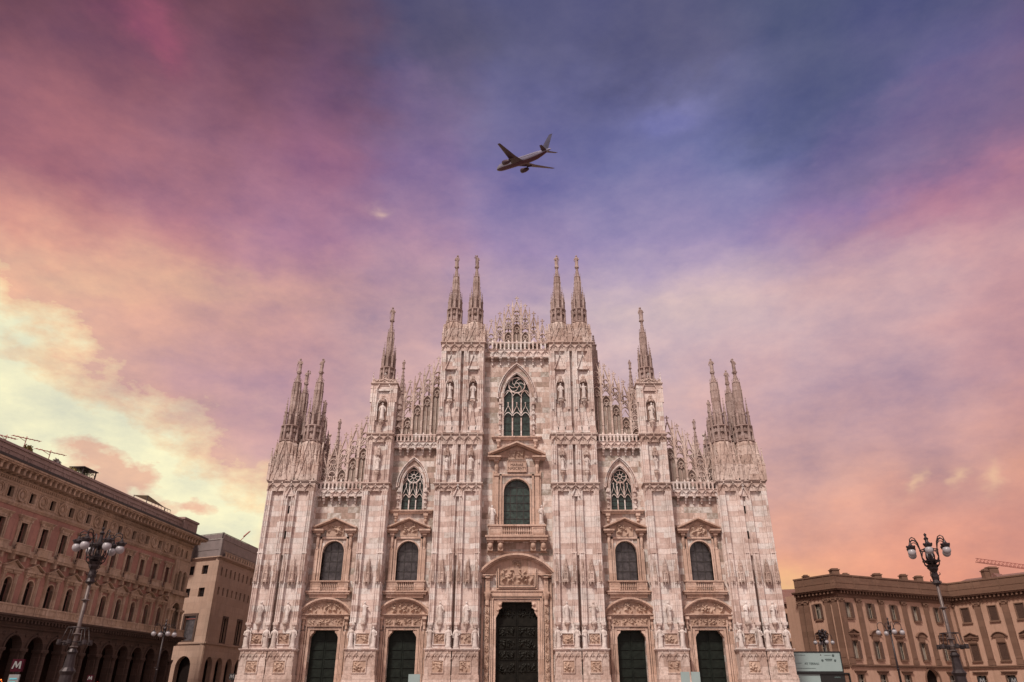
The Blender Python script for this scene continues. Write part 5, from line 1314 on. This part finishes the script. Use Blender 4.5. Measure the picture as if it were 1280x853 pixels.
# ================================================================ street lamps
def lamp_big(name, loc, rot, H, label, group):
    o = empty(name, loc, rot); tag(o, label, 'street lamp', group)
    q = MB(); q.lathe(0, 0, [(.65, 0), (.65, .25), (.6, .35), (.55, 1.1), (.62, 1.25), (.4, 1.45), (.34, 2.4), (.44, 2.6), (.3, 2.8), (.24, 3.5), (.3, 3.62), (.19, 3.8)], 12)
    for k in range(6): a = math.pi / 3 * k; q.ball((.5 * math.cos(a), .5 * math.sin(a), .8), .16, 8, 6)
    q.build('base', IRON, o)
    zb = H - 2.0
    q = MB(); q.lathe(0, 0, [(.16, 3.8), (.115, 4.3), (.095, zb - .2)], 12, smooth=True)
    for z in (3.9, 4.6, 6.5): q.lathe(0, 0, [(.17, z - .06), (.24, z), (.17, z + .06)], 12)
    q.build('pole', POLE, o)
    q = MB(); q.lathe(0, 0, [(.2, zb - 1.1), (.27, zb - 1.0), (.2, zb - .8), (.24, zb - .6), (.18, zb - .3), (.3, zb - .1), (.3, zb), (.4, zb + .16), (.3, zb + .2)], 12)
    for k in range(10): a = k * 2.4; z = zb - 1.05 + k * .1; q.tube([(.18 * math.cos(a), .18 * math.sin(a), z), (.34 * math.cos(a), .34 * math.sin(a), z + .12), (.3 * math.cos(a), .3 * math.sin(a), z + .22)], .03, 4)
    q.build('capital', IRON, o)
    # collar with small floodlights
    q = MB(); n = 16
    for zz in (4.15, 4.95): q.tube([((.75 if zz < 4.5 else .55) * math.cos(2 * math.pi * i / n), (.75 if zz < 4.5 else .55) * math.sin(2 * math.pi * i / n), zz) for i in range(n + 1)], .035, 4)
    for k in range(6):
        a = math.pi / 3 * k + .3; q.tube([(.2 * math.cos(a), .2 * math.sin(a), 4.15), (.75 * math.cos(a), .75 * math.sin(a), 4.15), (.55 * math.cos(a), .55 * math.sin(a), 4.95)], .025, 4); q.lathe(.8 * math.cos(a), .8 * math.sin(a), [(.12, 4.0), (.15, 4.05), (.13, 4.28)], 8)
    q.build('collar', IRON, o)
    q = MB(); z = zb + .3
    q.lathe(0, 0, [(.1, z - .2), (.35, z), (.34, z + .2), (.16, z + .32), (.1, z + .6), (.3, z + .78), (.36, z + .95), (.16, z + 1.05), (.09, z + 1.5), (.16, z + 1.62), (.05, z + 1.75), (.10, z + 1.9), (.02, z + 2.0)], 10)
    for zz, rr in ((z + .12, .52), (z + .85, .56)): q.tube([(rr * math.cos(2 * math.pi * i / n), rr * math.sin(2 * math.pi * i / n), zz) for i in range(n + 1)], .045, 4)
    for k in range(6): a = math.pi / 3 * k + .52; q.tube([(.3 * math.cos(a), .3 * math.sin(a), z), (.5 * math.cos(a), .5 * math.sin(a), z + .4), (.4 * math.cos(a), .4 * math.sin(a), z + .8)], .04, 4)
    q.build('basket', IRON, o)
    for k in range(6):
        a = math.pi / 3 * k; ca, sa = math.cos(a), math.sin(a)
        q = MB(); prof = [(.3, zb + .02), (.5, zb + .22), (.58, zb + .7), (.60, zb + 1.2), (.66, zb + 1.62), (.82, zb + 1.93), (1.0, zb + 2.0), (1.16, zb + 1.88), (1.2, zb + 1.66)]
        q.tube([(r * ca, r * sa, zz) for r, zz in prof], .035, 6)
        prof2 = [(.62, zb + 1.3), (.72, zb + 1.62), (.88, zb + 1.78), (1.05, zb + 1.78), (1.18, zb + 1.62)]
        q.tube([(r * ca, r * sa, zz) for r, zz in prof2], .03, 6)
        q.lathe(1.2 * ca, 1.2 * sa, [(.05, zb + 1.66), (.1, zb + 1.5), (.2, zb + 1.42), (.28, zb + 1.34), (.25, zb + 1.24), (.2, zb + 1.2)], 10)
        for j in range(6): b = math.pi / 3 * j; q.ball((1.2 * ca + .27 * math.cos(b), 1.2 * sa + .27 * math.sin(b), zb + 1.38), .06, 5, 4)
        q.build('arm', IRON, o)
        q = MB(); q.ball((1.2 * ca, 1.2 * sa, zb + .98), .26, 16, 12, 1, 1, 1.02); q.build('globe', OPAL, o)
    return o
lamp_big('street_lamp', (-26.0, 45.5, 0), R(20), 10.55, 'tall six-globe lamp standing before the arcaded building', 'tall six-globe lamps on the square')
lamp_big('street_lamp', (28.1, 50, 0), R(2), 11.05, 'tall six-globe lamp standing before the palace, rising into the sky', 'tall six-globe lamps on the square')
def lamp_small(loc, rot, zg, Rr, label, group, fancy=False):
    o = empty('street_lamp', loc, rot); tag(o, label, 'street lamp', group)
    q = MB(); q.lathe(0, 0, [(.4, 0), (.4, .3), (.26, .45), (.22, 1.3), (.28, 1.4), (.14, 1.6)], 10); q.build('base', IRON, o)
    q = MB(); q.lathe(0, 0, [(.13, 1.6), (.085, zg + .1)], 10, smooth=True); q.lathe(0, 0, [(.09, 3.6), (.16, 3.7), (.09, 3.8)], 10); q.tube([(-.35, 0, 3.9), (.35, 0, 3.9)], .03, 5); q.build('pole', IRON, o)
    q = MB(); q.lathe(0, 0, [(.09, zg), (.2, zg + .15), (.12, zg + .35), (.22, zg + .6), (.08, zg + .8), (.14, zg + 1.05), (.04, zg + 1.3), (.1, zg + 1.42), (.01, zg + 1.6)], 10)
    if fancy:
        for k in range(16): a = k * 2.4; q.ball((.42 * math.cos(a), .42 * math.sin(a), zg + .2 + k * .09), .2, 7, 5)
    for k in range(4): a = math.pi / 2 * k + .78; q.tube([(.1 * math.cos(a), .1 * math.sin(a), zg - .2), (.3 * math.cos(a), .3 * math.sin(a), zg + .1), (.12 * math.cos(a), .12 * math.sin(a), zg + .35)], .03, 4)
    q.build('finial', IRON, o)
    for k in range(4):
        a = math.pi / 2 * k; ca, sa = math.cos(a), math.sin(a); q = MB()
        q.tube([(r * ca, r * sa, z) for r, z in ((.08, zg + .15), (Rr * .3, zg + .3), (Rr * .42, zg + .75), (Rr * .6, zg + 1.05), (Rr * .85, zg + 1.02), (Rr, zg + .8), (Rr, zg + .4))], .035, 5)
        q.lathe(Rr * ca, Rr * sa, [(.05, zg + .42), (.09, zg + .35), (.19, zg + .24), (.15, zg + .2)], 8); q.build('arm', IRON, o)
        q = MB(); q.ball((Rr * ca, Rr * sa, zg), .27, 14, 10); q.build('globe', OPAL, o)
G2 = 'four-globe lamps round the square'
v = at(205, 793, 88); lamp_small((v.x, v.y, 0), R(44), v.z, 1.15, 'four-globe lamp before the far corner of the arcaded building', G2)
v = at(1113, 791, 85); lamp_small((v.x, v.y, 0), R(-7), v.z, 1.25, 'slim four-globe lamp before the middle windows of the palace', G2)
v = at(1030, 803.5, 106); lamp_small((v.x, v.y, 0), R(-3), v.z, 1.15, 'four-globe lamp with a dark ornate head above the billboard', G2, True)

# ================================================================ billboard and signs
a0, a1 = at(994, 814.5, 102), at(1049.5, 816, 102)
BB = empty('billboard', (a1.x, 102, 0)); tag(BB, 'large pale blue billboard with a black lower panel beside the cathedral corner', 'billboard')
zt = (a0.z + a1.z) / 2; WB = 8.0
q = MB(); q.box(-WB, 0, 0, .3, 3.75, zt); frame_rect(q, -WB + .05, -.05, 3.8, zt - .05, .12, -.1, 0); q.box(-WB, .75, -.12, .3, 3.55, 3.68); q.box(.68, .8, -.12, .3, 0, 3.55); q.box(-WB, .68, .1, .3, 0, 3.55)
q.box(-WB, -WB + .15, .3, .5, 0, zt); q.box(-.2, -.05, .3, .5, 0, zt); q.build('frame', BLACKP, BB)
q = MB(); q.box(-WB + .05, -.05, -.03, 0, 3.85, zt - .08); q.build('upper_poster', PANELB, BB)
q = MB(); q.box(-WB + .05, -3.05, .06, .1, .3, 3.5); q.build('lower_poster', PANELB, BB)
q = MB(); q.box(-3.0, .1, .06, .1, .3, 3.5); q.build('black_poster', BLACKP, BB)
q = MB(); q.box(.15, .62, .05, .1, .3, 3.5); q.build('side_poster', OCTRIM, BB)
q = MB()
for x, z, r in ((-.95, zt - .42, .17), (-2.45, zt - 1.0, .15), (-.8, zt - 1.02, .15)): q.ball((x, -.05, z), r, 10, 6, 1, .12, 1)
for x0, x1, z, t in ((-2.1, -1.15, zt - .92, .10), (-2.0, -1.2, zt - 1.06, .05), (-2.1, -1.25, zt - .4, .03), (-6.6, -4.6, zt - .38, .03), (-6.8, -5.2, zt - 1.35, .03), (-6.6, -3.5, zt - 1.95, .03)): q.box(x0, x1, -.06, -.04, z, z + t)
q.build('poster_print', INKG, BB)
q = MB(); q.box(-2.62, -2.5, -.06, -.04, zt - .42, zt - .3); q.build('red_mark', REDS, BB)
q = MB()
for i in range(5): q.ball((-1.15 + i * .16, .04, 3.12 + .03 * (i % 2)), .09, 7, 5, 1, .15, 1)
q.build('white_print', INKG, BB)
text_mesh('AT TERRALI', .36, INKG, BB, (-3.9, -.05, zt - 1.4), 'poster_lettering')

def metro_sign(px, py, Y, sz, label, panel=True, rot=0, red=True, group='metro signs on the square'):
    v = at(px, py, Y); o = empty('metro_sign', (v.x, v.y, 0), rot); tag(o, label, 'metro sign', group)
    q = MB(); q.box(-.05, .05, .02, .12, 0, v.z - sz / 2); q.build('post', IRON, o)
    q = MB(); q.box(-sz / 2, sz / 2, -.06, .06, v.z - sz / 2, v.z + sz / 2); q.build('sign_box', REDS if red else BLACKP, o)
    q = MB(); h = sz * .30; z0 = v.z - h; t = sz * .13; y = -.062
    for pts in ([(-.36, -1), (-.36 + .4, -1), (-.2 + .4, 1), (-.2, 1)], ): pass
    M = [(-1.15, -1), (-.78, -1), (-.52, .35), (-.02, -.75), (.18, -.75), (.62, .35), (.72, -1), (1.12, -1), (.98, 1), (.58, 1), (.1, -.1), (-.28, 1), (-.68, 1)]
    q.prism([(x * sz * .34, v.z + z * h + sz * .03) for x, z in M], -.085, -.061); q.build('letter_m', WHITES, o)
    if panel:
        q = MB(); q.box(-sz * .48, sz * .42, -.04, .04, v.z - sz * 1.95, v.z - sz * .72); q.build('info_panel', WHITES, o)
        q = MB()
        for k, (x0, x1) in enumerate(((-.36, .3), (-.36, .22), (-.3, .3))): q.box(x0 * sz, x1 * sz, -.055, -.041, v.z - sz * (1.12 + k * .26), v.z - sz * (1.0 + k * .26))
        q.build('info_lines', CYANS, o)
metro_sign(22.5, 832, 33, .48, 'red sign with white M above a pale information panel at the left edge', True)
metro_sign(113, 848, 70, .5, 'small red sign with white M before the arcade, beside the tall left lamp', False)
metro_sign(290, 846, 88, .62, 'dark sign with white M at the left foot of the cathedral', False, red=False)
metro_sign(1227, 851.5, 62, .55, 'dark sign with white M right of the tall right lamp', False, red=False)
metro_sign(1266.5, 851.5, 62, .55, 'dark sign with white M nearest the right edge of the photo', False, red=False)
for px, py, w, lb in ((518, 848.5, .82, 'pale blue notice board before the door left of the great portal'), (856, 846, .62, 'pale blue notice board by the right door, left one of two'), (869, 846, .62, 'pale blue notice board by the right door, right one of two')):
    v = at(px, 840 if px > 800 else 843, 89.5)
    o = empty('notice_board', (v.x, v.y, 0)); tag(o, lb, 'notice board', 'pale blue notice boards before the doors')
    q = MB(); q.box(-w / 2 * 1.6, w / 2 * 1.6, -.05, .05, .4, v.z); q.build('board', PANELB, o)
    q = MB(); q.box(-w / 2, -w / 2 + .08, -.04, .04, 0, .4); q.box(w / 2 - .08, w / 2, -.04, .04, 0, .4); q.box(-.4, .4, -.3, .3, 0.004, .05); q.build('stand', IRON, o)

# ================================================================ airliner
def airliner():
    """body frame: +X nose, +Y left wing, +Z up, metres, origin mid-fuselage"""
    o = empty('airliner'); tag(o, 'twin engined passenger jet crossing the sky above the cathedral', 'airplane')
    q = MB(); n = 20; st_ = [(24.2, .05, -.9), (23.6, .9, -.75), (22.4, 1.6, -.5), (20.5, 2.2, -.2), (17.5, 2.5, 0), (8, 2.52, 0), (-6, 2.52, 0), (-12, 2.3, .3), (-17, 1.6, .85), (-21, .9, 1.4), (-24, .3, 1.75), (-24.3, .05, 1.8)]
    vs = []; fs = []
    for x, r, dz in st_:
        for k in range(n): a = 2 * math.pi * k / n; vs.append((x, r * math.cos(a), dz + r * 1.05 * math.sin(a)))
    for i in range(len(st_) - 1):
        for k in range(n): k2 = (k + 1) % n; fs.append((i * n + k, i * n + k2, (i + 1) * n + k2, (i + 1) * n + k))
    q.add(vs, fs, smooth=True); q.build('fuselage', PAINT, o)
    q = MB(); vs = []; fs = []; nn = 9  # strip laid over the fuselage to carry the painted red underlight
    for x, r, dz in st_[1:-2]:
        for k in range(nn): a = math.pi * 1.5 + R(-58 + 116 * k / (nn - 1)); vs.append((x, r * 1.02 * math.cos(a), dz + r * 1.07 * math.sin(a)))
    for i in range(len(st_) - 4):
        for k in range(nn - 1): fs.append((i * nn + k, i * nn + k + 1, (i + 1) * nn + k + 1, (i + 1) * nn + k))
    q.add(vs, fs, smooth=True); q.build('belly_tint', BELLY, o)
    def wing(pts_root, pts_tip, th0, th1, name, mat, mid=None):
        secs = [(pts_root, th0)] + ([mid] if mid else []) + [(pts_tip, th1)]; vs = []; m = 8
        for (le, te), th in secs:
            le, te = Vector(le), Vector(te)
            for t, s in ((0, 0), (.15, .8), (.4, 1), (.75, .6), (1, 0), (.75, -.25), (.4, -.5), (.15, -.5)): vs.append(le.lerp(te, t) + (Vector((0, 0, th * s)) if name != 'tail_fin' else Vector((0, th * s, 0))))
        fs = []
        for i in range(len(secs) - 1):
            for k in range(m): k2 = (k + 1) % m; fs.append((i * m + k, i * m + k2, (i + 1) * m + k2, (i + 1) * m + k))
        fs.append(tuple(range(m))); fs.append(tuple((len(secs) - 1) * m + k for k in range(m - 1, -1, -1)))
        w = MB().add(vs, fs, smooth=False); return w.build(name, mat, o)
    for s in (1, -1):
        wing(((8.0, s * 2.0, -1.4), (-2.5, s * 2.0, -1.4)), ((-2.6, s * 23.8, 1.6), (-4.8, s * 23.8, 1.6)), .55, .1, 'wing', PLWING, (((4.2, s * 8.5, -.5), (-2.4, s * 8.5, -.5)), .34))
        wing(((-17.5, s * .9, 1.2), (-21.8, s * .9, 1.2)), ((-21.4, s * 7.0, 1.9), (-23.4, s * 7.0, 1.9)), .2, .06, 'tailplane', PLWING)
        e = MB(); m = 16; prof = [(7.2, 1.25), (7.5, 1.45), (6.8, 1.6), (4.5, 1.55), (2.6, 1.15), (1.2, .6), (1.0, .1)]; vs = []; fs = []
        for x, r in prof:
            for k in range(m): a = 2 * math.pi * k / m; vs.append((x + 1.6, s * 7.9 + r * math.cos(a), -2.4 + r * math.sin(a)))
        for i in range(len(prof) - 1):
            for k in range(m): k2 = (k + 1) % m; fs.append((i * m + k, i * m + k2, (i + 1) * m + k2, (i + 1) * m + k))
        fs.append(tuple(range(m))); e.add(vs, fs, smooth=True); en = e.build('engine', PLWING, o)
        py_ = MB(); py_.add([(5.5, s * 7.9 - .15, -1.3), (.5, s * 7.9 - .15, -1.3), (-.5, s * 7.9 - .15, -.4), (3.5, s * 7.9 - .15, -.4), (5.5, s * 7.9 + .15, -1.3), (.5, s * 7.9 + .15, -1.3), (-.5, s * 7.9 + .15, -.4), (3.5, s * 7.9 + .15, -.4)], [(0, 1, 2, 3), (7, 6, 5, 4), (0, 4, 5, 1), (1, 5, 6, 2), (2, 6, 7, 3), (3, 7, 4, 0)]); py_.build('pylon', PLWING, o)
    wing(((-14.5, 0, 2.2), (-21.8, 0, 1.9)), ((-21.6, 0, 11.2), (-24.4, 0, 11.2)), .25, .08, 'tail_fin', FANB)
    ws = MB()
    for s in (1, -1):
        for i in range(40): x = 17.5 - i * .85; ws.box(x, x + .3, *sorted((s * 2.49, s * 2.56)), .5, .9)
    ws.build('cabin_windows', DARKG, o)
    return o
PL = airliner()
p = R(PITCH); fwd = Vector((0, math.cos(p), math.sin(p))); upv = Vector((0, -math.sin(p), math.cos(p))); rt = Vector((1, 0, 0))
zc = FPX / 2.0; ctr = Vector((0, 0, EYE)) + fwd * zc + rt * ((653.6 - 646) / FPX * zc) + upv * ((426.5 - 200.5) / FPX * zc)
fwd2 = (ctr - Vector((0, 0, EYE))).normalized(); rt2 = fwd2.cross(Vector((0, 0, 1))).normalized(); upv2 = rt2.cross(fwd2)
def camv(x, y, tow): return rt2 * x + upv2 * y - fwd2 * tow
fa = camv(-.687, -.209, -.696).normalized(); cu_ = camv(.09, .926, -.367); cu_ = (cu_ - fa * cu_.dot(fa)).normalized(); lf = cu_.cross(fa)
Mx = Matrix((fa, lf, cu_)).transposed().to_4x4(); Mx.translation = ctr; PL.matrix_world = Mx
